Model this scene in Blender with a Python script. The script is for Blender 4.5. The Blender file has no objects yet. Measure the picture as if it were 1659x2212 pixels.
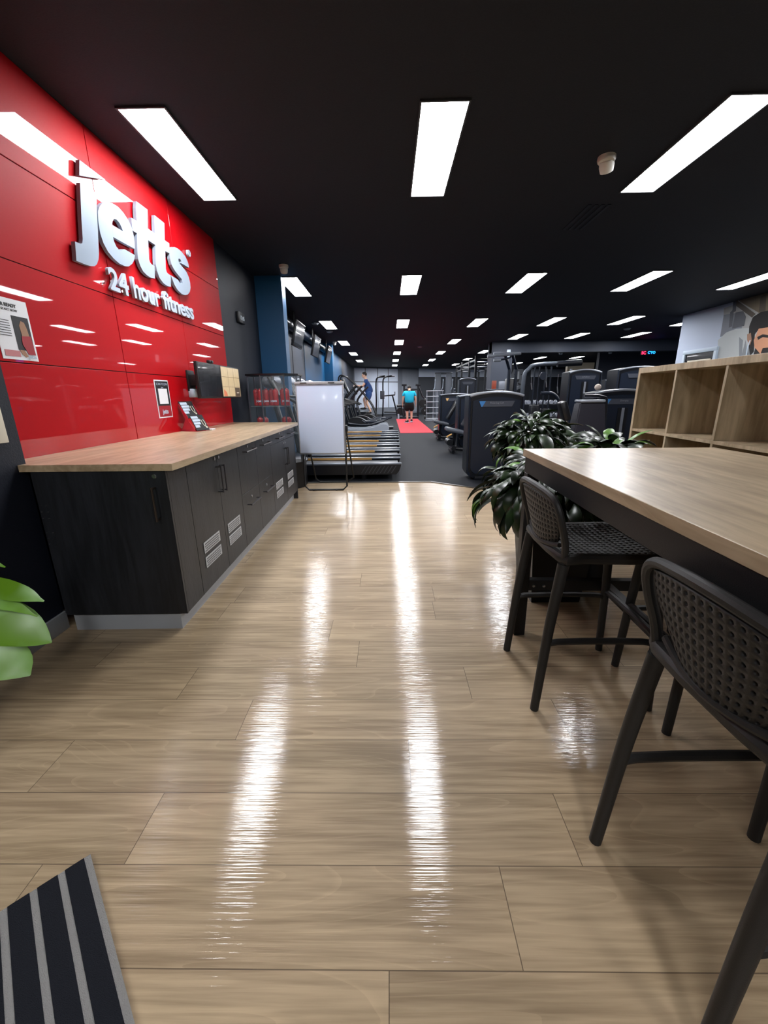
import bpy, bmesh, math, random
from mathutils import Vector, Matrix, Euler
random.seed(7)
PI = math.pi
S = bpy.context.scene
COL = S.collection

# ------------------------------------------------------------------ camera
FPX, PITCH, YAW, ROLL, EYE, CZ = 880.0, .2795, -.01518, -.01252, 1.20, 2.88
IW, IH = 1659, 2212
_fw = Vector((math.sin(YAW)*math.cos(PITCH), math.cos(YAW)*math.cos(PITCH), -math.sin(PITCH)))
_r0 = Vector((math.cos(YAW), -math.sin(YAW), 0)); _u0 = _r0.cross(_fw)
_r = _r0*math.cos(ROLL) + _u0*math.sin(ROLL); _u = -_r0*math.sin(ROLL) + _u0*math.cos(ROLL)
cd = bpy.data.cameras.new('camera'); cd.sensor_fit = 'VERTICAL'; cd.sensor_height = 36
cd.lens = 36*FPX/IH; cd.clip_start = .02; cd.clip_end = 200
cam = bpy.data.objects.new('camera', cd); COL.objects.link(cam)
cam.matrix_world = Matrix(((_r.x, _u.x, -_fw.x, 0), (_r.y, _u.y, -_fw.y, 0), (_r.z, _u.z, -_fw.z, EYE), (0, 0, 0, 1)))
S.camera = cam

def ray(x, y): return _fw + _r*((x-IW/2)/FPX) - _u*((y-IH/2)/FPX)
def at(x, y, Y):            # the point of the room at depth Y seen in that direction
    d = ray(x, y); return Vector((0, 0, EYE)) + d*(Y/d.y)
def onx(x, y, X):
    d = ray(x, y); return Vector((0, 0, EYE)) + d*(X/d.x)

# ------------------------------------------------------------------ world, exposure
w = bpy.data.worlds.new('world'); S.world = w; w.use_nodes = True
bg = w.node_tree.nodes['Background']; bg.inputs[0].default_value = (.55, .65, .8, 1); bg.inputs[1].default_value = .06
S.view_settings.view_transform = 'Standard'; S.view_settings.look = 'None'
S.view_settings.exposure = 1.45; S.view_settings.gamma = 1; S.view_settings.use_curve_mapping = False
S.cycles.use_denoising = True; S.cycles.max_bounces = 8; S.cycles.sample_clamp_indirect = 6
PANEL_STRENGTH = 19.0

# ------------------------------------------------------------------ materials
MATS = {}
def lin(c):
    return tuple(((v/255)/12.92 if v/255 <= .04045 else ((v/255+.055)/1.055)**2.4) for v in c)
def mat(name, rgb, rough=.5, metal=0, coat=0, bump=0, bscale=60, var=0, emit=0, spec=.5, trans=0, alpha=1, ior=1.45):
    if name in MATS: return MATS[name]
    m = bpy.data.materials.new(name); m.use_nodes = True; nt = m.node_tree; n = nt.nodes; p = n['Principled BSDF']
    c = lin(rgb)+(1,)
    p.inputs['Base Color'].default_value = c; p.inputs['Roughness'].default_value = rough
    p.inputs['Metallic'].default_value = metal; p.inputs['Coat Weight'].default_value = coat
    p.inputs['Coat Roughness'].default_value = .02; p.inputs['Specular IOR Level'].default_value = spec
    p.inputs['Transmission Weight'].default_value = trans; p.inputs['Alpha'].default_value = alpha; p.inputs['IOR'].default_value = ior
    if emit: p.inputs['Emission Color'].default_value = c; p.inputs['Emission Strength'].default_value = emit
    tc = n.new('ShaderNodeTexCoord'); nz = n.new('ShaderNodeTexNoise'); nz.inputs['Scale'].default_value = bscale; nz.inputs['Detail'].default_value = 4
    nt.links.new(tc.outputs['Object'], nz.inputs['Vector'])
    if var:
        mx = n.new('ShaderNodeMix'); mx.data_type = 'RGBA'; mx.blend_type = 'MULTIPLY'; mx.inputs[0].default_value = var
        mx.inputs[6].default_value = c; nt.links.new(nz.outputs['Fac'], mx.inputs[7]); nt.links.new(mx.outputs[2], p.inputs['Base Color'])
    rr = n.new('ShaderNodeMapRange'); rr.inputs[3].default_value = max(0, rough-.04); rr.inputs[4].default_value = min(1, rough+.04)
    nt.links.new(nz.outputs['Fac'], rr.inputs[0])
    if not trans: nt.links.new(rr.outputs[0], p.inputs['Roughness'])
    if bump:
        b = n.new('ShaderNodeBump'); b.inputs['Strength'].default_value = bump; b.inputs['Distance'].default_value = .01
        nt.links.new(nz.outputs['Fac'], b.inputs['Height']); nt.links.new(b.outputs[0], p.inputs['Normal'])
    MATS[name] = m; return m

def wood(name, c1, c2, sc, rough=.4, coat=0, cr=.25, uv=False, joints=False, bump=.05, spec=.5, lines=.35):
    m = bpy.data.materials.new(name); m.use_nodes = True; nt = m.node_tree; n = nt.nodes; L = nt.links.new; p = n['Principled BSDF']
    tc = n.new('ShaderNodeTexCoord')
    src = tc.outputs['Object']
    if uv: u = n.new('ShaderNodeUVMap'); u.uv_map = 'grain'; src = u.outputs[0]
    def noise(scale, k, det=4, dist=0):
        mp = n.new('ShaderNodeMapping'); mp.inputs['Scale'].default_value = [a*b for a, b in zip(scale, k)]
        L(src, mp.inputs[0]); z = n.new('ShaderNodeTexNoise'); z.inputs['Scale'].default_value = 1; z.inputs['Detail'].default_value = det
        z.inputs['Distortion'].default_value = dist; L(mp.outputs[0], z.inputs[0]); return z.outputs['Fac']
    a = noise(sc, (1, 1, 1), 5, .4); b = noise(sc, (2.2, 6, 6) if uv else (4, 4, 4), 3, .2)
    # long loops of grain
    mp = n.new('ShaderNodeMapping'); mp.inputs['Scale'].default_value = [s*.42 for s in sc]; L(src, mp.inputs[0])
    z = n.new('ShaderNodeTexNoise'); z.inputs['Scale'].default_value = 1; z.inputs['Detail'].default_value = 1; L(mp.outputs[0], z.inputs[0])
    ml = n.new('ShaderNodeMath'); ml.operation = 'MULTIPLY'; ml.inputs[1].default_value = 26; L(z.outputs['Fac'], ml.inputs[0])
    fr = n.new('ShaderNodeMath'); fr.operation = 'FRACT'; L(ml.outputs[0], fr.inputs[0])
    gl = n.new('ShaderNodeMapRange'); gl.inputs[1].default_value = .0; gl.inputs[2].default_value = .16; gl.inputs[3].default_value = 1; gl.inputs[4].default_value = 0
    L(fr.outputs[0], gl.inputs[0])
    ad = n.new('ShaderNodeMath'); ad.operation = 'ADD'; L(a, ad.inputs[0]); L(b, ad.inputs[1])
    mr = n.new('ShaderNodeMapRange'); mr.inputs[1].default_value = .78; mr.inputs[2].default_value = 1.22; L(ad.outputs[0], mr.inputs[0])
    mx = n.new('ShaderNodeMix'); mx.data_type = 'RGBA'; mx.inputs[6].default_value = lin(c1)+(1,); mx.inputs[7].default_value = lin(c2)+(1,)
    L(mr.outputs[0], mx.inputs[0])
    m2 = n.new('ShaderNodeMix'); m2.data_type = 'RGBA'; m2.inputs[7].default_value = lin([min(255, v*1.22) for v in c2])+(1,)
    gm = n.new('ShaderNodeMath'); gm.operation = 'MULTIPLY'; gm.inputs[1].default_value = lines; L(gl.outputs[0], gm.inputs[0]); L(gm.outputs[0], m2.inputs[0]); L(mx.outputs[2], m2.inputs[6])
    out = m2.outputs[2]
    if joints:
        u2 = n.new('ShaderNodeUVMap'); u2.uv_map = 'plank'; sp = n.new('ShaderNodeSeparateXYZ'); L(u2.outputs[0], sp.inputs[0])
        at_ = n.new('ShaderNodeAttribute'); at_.attribute_name = 'tone'
        hs = n.new('ShaderNodeHueSaturation'); L(out, hs.inputs['Color']); vr = n.new('ShaderNodeMapRange'); vr.inputs[3].default_value = .93; vr.inputs[4].default_value = 1.06
        L(at_.outputs['Fac'], vr.inputs[0]); L(vr.outputs[0], hs.inputs['Value'])
        def edge(o, size, wd):
            s1 = n.new('ShaderNodeMath'); s1.operation = 'SUBTRACT'; s1.inputs[1].default_value = .5*size; L(o, s1.inputs[0])
            s2 = n.new('ShaderNodeMath'); s2.operation = 'ABSOLUTE'; L(s1.outputs[0], s2.inputs[0])
            s3 = n.new('ShaderNodeMath'); s3.operation = 'GREATER_THAN'; s3.inputs[1].default_value = .5*size-wd; L(s2.outputs[0], s3.inputs[0]); return s3.outputs[0]
        e1 = edge(sp.outputs[0], 1.22, .0012); e2 = edge(sp.outputs[1], .205, .0012)
        mxm = n.new('ShaderNodeMath'); mxm.operation = 'MAXIMUM'; L(e1, mxm.inputs[0]); L(e2, mxm.inputs[1])
        m3 = n.new('ShaderNodeMix'); m3.data_type = 'RGBA'; m3.inputs[7].default_value = lin((70, 55, 40))+(1,)
        mf = n.new('ShaderNodeMath'); mf.operation = 'MULTIPLY'; mf.inputs[1].default_value = .75; L(mxm.outputs[0], mf.inputs[0])
        L(mf.outputs[0], m3.inputs[0]); L(hs.outputs[0], m3.inputs[6]); out = m3.outputs[2]
    L(out, p.inputs['Base Color'])
    p.inputs['Roughness'].default_value = rough; p.inputs['Coat Weight'].default_value = coat; p.inputs['Coat Roughness'].default_value = cr
    p.inputs['Specular IOR Level'].default_value = spec
    if bump:
        c = noise(sc, (3, 14, 14) if uv else (8, 8, 8), 3)
        bp = n.new('ShaderNodeBump'); bp.inputs['Strength'].default_value = bump; bp.inputs['Distance'].default_value = .004
        L(c, bp.inputs['Height']); L(bp.outputs[0], p.inputs['Normal']); L(bp.outputs[0], p.inputs['Coat Normal'])
    MATS[name] = m; return m

M_ceil = mat('black ceiling paint', (17, 23, 34), .75, bump=.1, bscale=120)
M_navy = mat('dark navy wall paint', (11, 18, 33), .6, bump=.15, bscale=150)
M_grey = mat('charcoal wall paint', (50, 56, 68), .6, bump=.1, bscale=150)
M_blue = mat('petrol blue wall paint', (2, 74, 116), .5, bump=.1, bscale=150)
M_red = mat('glossy red panel', (176, 0, 14), .55, coat=.8, spec=.15)
M_redp = mat('red print', (150, 12, 28), .4)
M_white = mat('white gloss letters', (172, 186, 200), .4)
M_black = mat('black plastic', (16, 16, 18), .42)
M_blacks = mat('black gloss plastic', (14, 15, 19), .18, coat=.3)
M_stool = mat('anthracite resin', (31, 30, 29), .5, bump=.12, bscale=700)
M_steelb = mat('black powder coated steel', (20, 20, 22), .5, bump=.1, bscale=500)
M_chrome = mat('brushed steel', (170, 172, 176), .3, metal=1)
M_silver = mat('silver plastic', (140, 145, 155), .35, metal=.4)
M_gym = mat('charcoal machine shell', (20, 28, 42), .35, bump=.05, bscale=300)
M_gymd = mat('dark machine frame', (12, 15, 22), .35)
M_pad = mat('grey vinyl padding', (70, 74, 82), .35, bump=.1, bscale=200)
M_padb = mat('black vinyl padding', (20, 21, 24), .3, bump=.1, bscale=200)
M_plinth = mat('grey skirting', (158, 161, 164), .4)
M_lam = wood('espresso laminate', (20, 22, 25), (34, 36, 41), (14, 14, 1.6), rough=.45, bump=.15, lines=.05)
M_oak = wood('light oak laminate', (158, 136, 106), (192, 170, 138), (9, 1.3, 9), rough=.38, coat=.45, bump=.03, lines=.12)
M_oakv = wood('light oak laminate upright', (160, 142, 114), (196, 178, 148), (9, 9, 1.2), rough=.42, bump=.03, lines=.1)
M_floor = wood('oak vinyl planks', (142, 121, 94), (180, 157, 126), (1.4, 11, 1), rough=.5, coat=.7, cr=.045, uv=True, joints=True, bump=.24, spec=.3, lines=.16)
M_glass = mat('clear glass', (235, 245, 245), .02, trans=1, ior=1.45)
M_acr = mat('clear acrylic', (240, 240, 240), .05, trans=1, ior=1.3)
M_skin = mat('skin', (212, 170, 145), .5)
M_hair = mat('dark hair', (20, 16, 14), .6, bump=.5, bscale=200)
M_tan = mat('tan accent', (196, 150, 84), .4)
M_wb = mat('whiteboard enamel', (192, 204, 226), .2, coat=.2)
M_cream = mat('cream paper', (214, 206, 188), .6)
M_paper = mat('white paper', (226, 228, 232), .4)
M_ink = mat('black print', (24, 24, 28), .5)
M_rubber = mat('speckled rubber floor', (24, 27, 33), .72, bump=.4, bscale=240, spec=.25)
# fine light specks in the rubber tiles
nt = M_rubber.node_tree; n = nt.nodes; p = n['Principled BSDF']
v = n.new('ShaderNodeTexVoronoi'); v.inputs['Scale'].default_value = 130
tc = n.new('ShaderNodeTexCoord'); nt.links.new(tc.outputs['Object'], v.inputs['Vector'])
lt = n.new('ShaderNodeMath'); lt.operation = 'LESS_THAN'; lt.inputs[1].default_value = .13; nt.links.new(v.outputs['Distance'], lt.inputs[0])
mx = n.new('ShaderNodeMix'); mx.data_type = 'RGBA'; mx.inputs[6].default_value = lin((21, 24, 30))+(1,); mx.inputs[7].default_value = lin((66, 70, 80))+(1,)
nt.links.new(lt.outputs[0], mx.inputs[0]); nt.links.new(mx.outputs[2], p.inputs['Base Color'])
def leafmat(name, c1, c2, sc=9):
    m = mat(name, c1, .33); nt = m.node_tree; n = nt.nodes; p = n['Principled BSDF']
    z = n.new('ShaderNodeTexNoise'); z.inputs['Scale'].default_value = sc; tc = n.new('ShaderNodeTexCoord'); nt.links.new(tc.outputs['Object'], z.inputs['Vector'])
    mr = n.new('ShaderNodeMapRange'); mr.inputs[1].default_value = .42; mr.inputs[2].default_value = .62; nt.links.new(z.outputs['Fac'], mr.inputs[0])
    mx = n.new('ShaderNodeMix'); mx.data_type = 'RGBA'; mx.inputs[6].default_value = lin(c1)+(1,); mx.inputs[7].default_value = lin(c2)+(1,)
    nt.links.new(mr.outputs[0], mx.inputs[0]); nt.links.new(mx.outputs[2], p.inputs['Base Color']); return m
M_leaf = leafmat('dark glossy leaves', (22, 33, 20), (38, 58, 26))
M_leafb = leafmat('fresh green leaves', (70, 110, 24), (96, 140, 60), 14)
def emis(name, rgb, k):
    m = bpy.data.materials.new(name); m.use_nodes = True; nt = m.node_tree; nt.nodes.clear()
    e = nt.nodes.new('ShaderNodeEmission'); e.inputs[0].default_value = lin(rgb)+(1,); e.inputs[1].default_value = k
    o = nt.nodes.new('ShaderNodeOutputMaterial'); nt.links.new(e.outputs[0], o.inputs[0]); return m
M_panel = emis('lit diffuser', (250, 251, 255), PANEL_STRENGTH)

# ------------------------------------------------------------------ mesh helpers
def V(*a): return Vector(a)
def catmull(pts, n=6, closed=False):
    pts = [Vector(p) for p in pts]; out = []; N = len(pts)
    if N < 3: return pts
    for i in range(N if closed else N-1):
        if closed: p0, p1, p2, p3 = pts[i-1], pts[i], pts[(i+1) % N], pts[(i+2) % N]
        else: p1, p2 = pts[i], pts[i+1]; p0 = pts[i-1] if i else p1*2-p2; p3 = pts[i+2] if i+2 < N else p2*2-p1
        for k in range(n):
            t = k/n
            out.append(.5*((2*p1)+(-p0+p2)*t+(2*p0-5*p1+4*p2-p3)*t*t+(-p0+3*p1-3*p2+p3)*t**3))
    if not closed: out.append(pts[-1])
    return out
class MB:
    def __init__(s): s.bm = bmesh.new(); s.mi = 0; s.M = None
    def _add(s, verts, faces):
        if s.M: verts = [s.M @ Vector(v) for v in verts]
        vs = [s.bm.verts.new(v) for v in verts]
        for f in faces:
            try: s.bm.faces.new([vs[i] for i in f]).material_index = s.mi
            except ValueError: pass
        return s
    def box(s, x0, x1, y0, y1, z0, z1, bev=0, seg=2, rot=None):
        c = Vector(((x0+x1)/2, (y0+y1)/2, (z0+z1)/2)); b = bmesh.new()
        bmesh.ops.create_cube(b, size=1); bmesh.ops.scale(b, vec=(x1-x0, y1-y0, z1-z0), verts=b.verts)
        if bev: bmesh.ops.bevel(b, geom=list(b.edges), offset=bev, segments=seg, affect='EDGES', profile=.5)
        R = (Euler(rot).to_matrix() if rot else Matrix.Identity(3))
        for i, v_ in enumerate(b.verts): v_.index = i
        s._add([R @ v_.co + c for v_ in b.verts], [[v_.index for v_ in f.verts] for f in b.faces]); b.free(); return s
    def cbox(s, c, d, bev=0, rot=None, seg=2):
        return s.box(c[0]-d[0]/2, c[0]+d[0]/2, c[1]-d[1]/2, c[1]+d[1]/2, c[2]-d[2]/2, c[2]+d[2]/2, bev, seg, rot)
    def tube(s, pts, r, seg=10, smooth=0, closed=False, flat=1):
        pts = catmull(pts, smooth, closed) if smooth else [Vector(p) for p in pts]
        N = len(pts); rs = r if isinstance(r, (list, tuple)) else None
        vs = []; up = None
        for i, p_ in enumerate(pts):
            a = pts[i-1] if (i or closed) else p_; b = pts[(i+1) % N] if (i < N-1 or closed) else p_
            t = (b-a).normalized()
            if up is None:
                up = Vector((0, 0, 1)) if abs(t.z) < .9 else Vector((1, 0, 0))
            x = up - t*up.dot(t)
            if x.length < 1e-5: x = t.orthogonal()
            x.normalize(); y = t.cross(x); up = x
            q = r if rs is None else (rs[0]+(rs[-1]-rs[0])*i/(N-1) if len(rs) == 2 else rs[min(len(rs)-1, int(round(i*(len(rs)-1)/(N-1))))])
            for k in range(seg):
                an = 2*PI*k/seg; vs.append(p_ + x*q*math.cos(an) + y*q*flat*math.sin(an))
        fs = [[i*seg+k, i*seg+(k+1) % seg, ((i+1) % N)*seg+(k+1) % seg, ((i+1) % N)*seg+k] for i in range(N if closed else N-1) for k in range(seg)]
        if not closed: fs += [list(range(seg))[::-1], [(N-1)*seg+k for k in range(seg)]]
        return s._add(vs, fs)
    def cyl(s, p0, p1, r0, r1=None, seg=16): return s.tube([p0, p1], [r0, r0 if r1 is None else r1], seg)
    def prism(s, poly, axis, a0, a1):
        f = {'x': lambda p_, a: (a, p_[0], p_[1]), 'y': lambda p_, a: (p_[0], a, p_[1]), 'z': lambda p_, a: (p_[0], p_[1], a)}[axis]
        N = len(poly); vs = [f(p_, a0) for p_ in poly]+[f(p_, a1) for p_ in poly]
        return s._add(vs, [list(range(N)), list(range(N, 2*N))[::-1]]+[[i, (i+1) % N, N+(i+1) % N, N+i] for i in range(N)])
    def ball(s, c, r, seg=14, rings=9):
        if not isinstance(r, (tuple, list)): r = (r, r, r)
        vs = [(c[0], c[1], c[2]+r[2])]; fs = []
        for i in range(1, rings):
            t = PI*i/rings
            for k in range(seg):
                a = 2*PI*k/seg; vs.append((c[0]+r[0]*math.sin(t)*math.cos(a), c[1]+r[1]*math.sin(t)*math.sin(a), c[2]+r[2]*math.cos(t)))
        vs.append((c[0], c[1], c[2]-r[2])); e = len(vs)-1
        for k in range(seg):
            k2 = (k+1) % seg; fs.append([0, 1+k, 1+k2]); fs.append([e, e-seg+k2, e-seg+k])
            for i in range(rings-2): fs.append([1+i*seg+k, 1+(i+1)*seg+k, 1+(i+1)*seg+k2, 1+i*seg+k2])
        return s._add(vs, fs)
    def lathe(s, prof, c=(0, 0, 0), seg=24):
        vs = []; N = len(prof)
        for r_, z_ in prof:
            for k in range(seg): a = 2*PI*k/seg; vs.append((c[0]+r_*math.cos(a), c[1]+r_*math.sin(a), c[2]+z_))
        fs = [[i*seg+k, i*seg+(k+1) % seg, (i+1)*seg+(k+1) % seg, (i+1)*seg+k] for i in range(N-1) for k in range(seg)]
        fs += [list(range(seg))[::-1], [(N-1)*seg+k for k in range(seg)]]
        return s._add(vs, fs)
    def build(s, name, m, parent=None, label=None, smooth=True):
        bmesh.ops.recalc_face_normals(s.bm, faces=s.bm.faces)
        me = bpy.data.meshes.new(name); s.bm.to_mesh(me); s.bm.free()
        for q in (m if isinstance(m, (list, tuple)) else [m]): me.materials.append(q)
        if smooth:
            me.polygons.foreach_set('use_smooth', [True]*len(me.polygons)); me.set_sharp_from_angle(angle=math.radians(35))
        o = bpy.data.objects.new(name, me); COL.objects.link(o)
        if parent: o.parent = parent
        if label: o['label'] = label
        return o
def thing(name, label, cat, loc=(0, 0, 0), rz=0, group=None):
    o = bpy.data.objects.new(name, None); o.empty_display_size = .1; COL.objects.link(o)
    o.location = loc; o.rotation_euler = (0, 0, rz); o['label'] = label; o['category'] = cat
    if group: o['group'] = group
    return o
def tag(o, label, cat, group=None, kind=None):
    o['label'] = label; o['category'] = cat
    if group: o['group'] = group
    if kind: o['kind'] = kind
    return o
def struct(name, b, m):
    o = b.build(name, m); o['kind'] = 'structure'; return o
def dup(root, loc, rz=0, label=None, scale=None):
    r = root.copy(); COL.objects.link(r); r.location = loc; r.rotation_euler = (0, 0, rz)
    if label: r['label'] = label
    if scale: r.scale = scale
    for ch in list(root.children):
        c = ch.copy(); COL.objects.link(c); c.parent = r
        for g in list(ch.children):
            d = g.copy(); COL.objects.link(d); d.parent = c
    return r
def text_mesh(body, size, depth, bold=0, align='CENTER'):
    cu = bpy.data.curves.new('t', 'FONT'); cu.body = body; cu.size = size; cu.extrude = depth/2; cu.offset = bold; cu.align_x = align; cu.resolution_u = 3
    o = bpy.data.objects.new('t', cu); COL.objects.link(o); dg = bpy.context.evaluated_depsgraph_get()
    me = bpy.data.meshes.new_from_object(o.evaluated_get(dg)); bpy.data.objects.remove(o); return me
def text(name, body, size, M, m, parent=None, depth=.002, bold=0, width=None, height=None, label=None, align='CENTER'):
    me = text_mesh(body, size, depth, bold, align); me.name = name
    if width or height:
        xs = [v_.co.x for v_ in me.vertices]; ys = [v_.co.y for v_ in me.vertices]
        sx = width/(max(xs)-min(xs)) if width else 1; sy = height/(max(ys)-min(ys)) if height else 1
        x0 = (min(xs)+max(xs))/2; y0 = min(ys)
        for v_ in me.vertices: v_.co.x = (v_.co.x-x0)*sx; v_.co.y = (v_.co.y-y0)*sy
    me.transform(M); me.materials.clear(); me.materials.append(m)
    o = bpy.data.objects.new(name, me); COL.objects.link(o)
    if parent: o.parent = parent
    if label: o['label'] = label
    return o
# orientation of flat text/prints: columns are the text's right, up and outward directions
def basis(right, up, out, loc): 
    return Matrix(((right[0], up[0], out[0], loc[0]), (right[1], up[1], out[1], loc[1]), (right[2], up[2], out[2], loc[2]), (0, 0, 0, 1)))
FX = lambda loc: basis((0, 1, 0), (0, 0, 1), (1, 0, 0), loc)      # on a wall, facing +X
FY = lambda loc: basis((1, 0, 0), (0, 0, 1), (0, -1, 0), loc)     # facing the camera side (-Y)
ORD = ['first', 'second', 'third', 'fourth', 'fifth', 'sixth', 'seventh', 'eighth', 'ninth']

# ================================================================== SETTING
# timber-look floor, plank by plank
def plank_floor():
    bm = bmesh.new(); g = bm.loops.layers.uv.new('grain'); pk = bm.loops.layers.uv.new('plank'); tl = bm.faces.layers.float.new('tone')
    off = {-3: .75, -2: .42, -1: -.01, 0: .28, 1: .5, 2: .06, 3: -.57, 4: .33, 5: -.16, 6: .9, 7: .25}
    Lp = 1.22; rnd = random.Random(3)
    for r in range(-18, 27):
        y0 = .575+.205*r; y1 = y0+.205
        if y0 > 5.9: break
        o = off.get(r, rnd.uniform(0, Lp)); k0 = int(math.floor((-2.2-o)/Lp)); k1 = int(math.ceil((7.2-o)/Lp))
        for k in range(k0, k1):
            x0 = o+k*Lp; x1 = x0+Lp; a, b = rnd.uniform(0, 50), rnd.uniform(0, 50); tn = rnd.random()
            vs = [bm.verts.new(q) for q in ((x0, y0, 0), (x1, y0, 0), (x1, y1, 0), (x0, y1, 0))]
            f = bm.faces.new(vs); f[tl] = tn
            for l, q, e in zip(f.loops, ((0, 0), (Lp, 0), (Lp, .205), (0, .205)), range(4)):
                l[g].uv = (q[0]+a, q[1]+b); l[pk].uv = q
    me = bpy.data.meshes.new('floor'); bm.to_mesh(me); bm.free(); me.materials.append(M_floor)
    o = bpy.data.objects.new('floor', me); COL.objects.link(o); o['kind'] = 'structure'
plank_floor()
b = MB(); b.prism([(-2.4, 5.70), (.58, 5.70), (1.3, 5.13), (2.3, 4.3), (7.2, 4.3), (14, 4.3), (14, 33), (-2.4, 33)], 'z', -.01, .006); struct('floor', b, M_rubber)
b = MB(); b.prism([(-2.4, 5.69), (.58, 5.69), (1.3, 5.12), (2.3, 4.29), (7.2, 4.29), (7.2, 4.33), (2.31, 4.33), (1.32, 5.15), (.6, 5.73), (-2.4, 5.73)], 'z', 0, .009); struct('trim_1', b, mat('metal edge strip', (95, 90, 82), .35, metal=.6))
b = MB(); b.box(-2.6, 14.2, -3.2, 33.2, CZ, CZ+.1); struct('ceiling', b, M_ceil)
# left wall: near part stands proud of the recess behind the counter
b = MB(); b.box(-2.2, -1.77, -3.1, 1.95, 0, CZ); b.box(-2.2, -1.94, 1.95, 6.58, 0, CZ); struct('wall_left', b, M_navy)
b = MB(); b.box(-2.4, -2.2, 6.58, 11.3, 0, CZ); b.box(-2.4, -2.2, 20, 26.3, 0, CZ); struct('wall_left', b, M_grey)
b = MB(); b.box(-2.4, -2.19, 11.3, 20, 0, CZ); struct('wall_left', b, M_blue)
b = MB(); b.box(-1.77, -1.755, -3.1, 1.95, 0, .1, .003); struct('baseboard_left', b, M_plinth)
b = MB(); b.box(-2.2, 7.2, -3.2, -3.1, 0, CZ); struct('wall_back', b, M_navy)
for i, (x0, x1, y0, y1) in enumerate(((-2.2, -1.55, 6.58, 6.80), (-2.2, -1.9, 14.65, 14.95))):
    b = MB(); b.box(x0, x1, y0, y1, 0, CZ); struct('trim_%d' % (2+i), b, M_blue)
# wall joints (panel seams on the grey wall)
b = MB()
for y in (7.9, 9.9): b.box(-2.201, -2.192, y, y+.05, 0, CZ)
struct('trim_4', b, M_navy)
# far wall of pale panels, running away to the right
FA, FB = Vector((-2.3, 26.2, 0)), Vector((2.0, 28.9, 0)); fd = (FB-FA).normalized(); fang = math.atan2(fd.y, fd.x)
M_pale = mat('pale grey wall board', (216, 226, 242), .6, bump=.05)
M_mid = mat('mid grey wall board', (120, 126, 136), .6)
def farwall():
    b = MB(); b.M = Matrix.Translation(FA) @ Matrix.Rotation(fang, 4, 'Z')
    L = (FB-FA).length; b.box(-.3, L, .0, .15, 0, CZ); struct('wall_far', b, M_mid)
    xs = [.18, .98, 1.86, 2.66, 3.42]
    k = 0
    for i in range(4):
        for z0, z1 in ((.42, 1.98), (2.04, 2.82)):
            b = MB(); b.M = Matrix.Translation(FA) @ Matrix.Rotation(fang, 4, 'Z')
            b.box(xs[i]+.03, xs[i+1]-.03, -.03, 0, z0, z1, .006); o = b.build('wall_board', M_pale)
            tag(o, 'pale grey far wall board, %s from the left in the %s row' % (ORD[i], 'upper' if z0 > 1 else 'lower'), 'wall panel', 'wall boards on the far wall')
    b = MB(); b.M = Matrix.Translation(FA) @ Matrix.Rotation(fang, 4, 'Z'); b.box(3.75, L-.05, -.02, 0, .1, 2.84); struct('trim_5', b, mat('grey door leaf', (140, 146, 156), .5))
farwall()
b = MB(); b.prism([(2.0, 28.9), (13.9, 32.6), (13.9, 32.8), (2.0, 29.1)], 'z', 0, CZ); struct('wall_far', b, mat('smoke grey back wall', (58, 62, 70), .5))
b = MB(); b.prism([(2.0, 28.8), (13.9, 32.5), (13.9, 32.62), (2.0, 28.92)], 'z', 2.35, CZ); struct('trim_6', b, M_pale)
b = MB(); b.box(13.9, 14.1, -3, 33, 0, CZ); struct('wall_right', b, M_grey)
# office block with the mural on the right
M_blk = mat('pale blue grey paint', (168, 178, 196), .6)
b = MB(); b.box(6.8, 7.2, 9.0, 10.35, 0, 2.06); b.box(6.8, 7.2, 9.0, 10.35, 2.06, CZ); b.box(7.2, 13.9, 10.2, 10.35, 0, CZ); struct('wall_right', b, M_blk)
b = MB(); b.box(6.8, 7.2, 2.0, 9.0, 0, CZ); b.box(6.8, 7.2, -3.1, 2.0, 0, CZ); struct('wall_right', b, M_blk)
b = MB()                                                               # window frame low on the block wall
for y0, y1, z0, z1 in ((9.05, 10.05, 2.0, 2.08), (9.05, 9.12, .9, 2.0), (9.98, 10.05, .9, 2.0), (9.05, 10.05, .85, .92)): b.box(6.74, 6.8, y0, y1, z0, z1, .004)
struct('window_1', b, M_white)
b = MB(); b.box(6.77, 6.795, 9.12, 9.98, .92, 2.0); struct('window_2', b, M_blacks)
b = MB(); b.box(6.755, 6.77, 9.2, 9.88, .98, 1.86); tag(b.build('notice_board', M_cream), 'cream notice sheet inside the window of the pale office block', 'notice')
# beam and column
b = MB(); b.box(3.5, 13.9, 14.85, 15.2, 2.53, CZ); struct('trim_7', b, M_grey)
b = MB(); b.box(3.5, 4.2, 14.8, 15.4, 0, CZ); struct('trim_8', b, M_grey)
# dark divider walls in the bay beyond the beam
b = MB(); b.box(8.45, 9.7, 20.5, 20.7, 0, 2.56); struct('wall_bay', b, mat('warm beige wall', (120, 112, 96), .6))
b = MB(); b.box(8.3, 13.9, 17.2, 17.4, 0, CZ); struct('wall_bay', b, M_grey)

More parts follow.
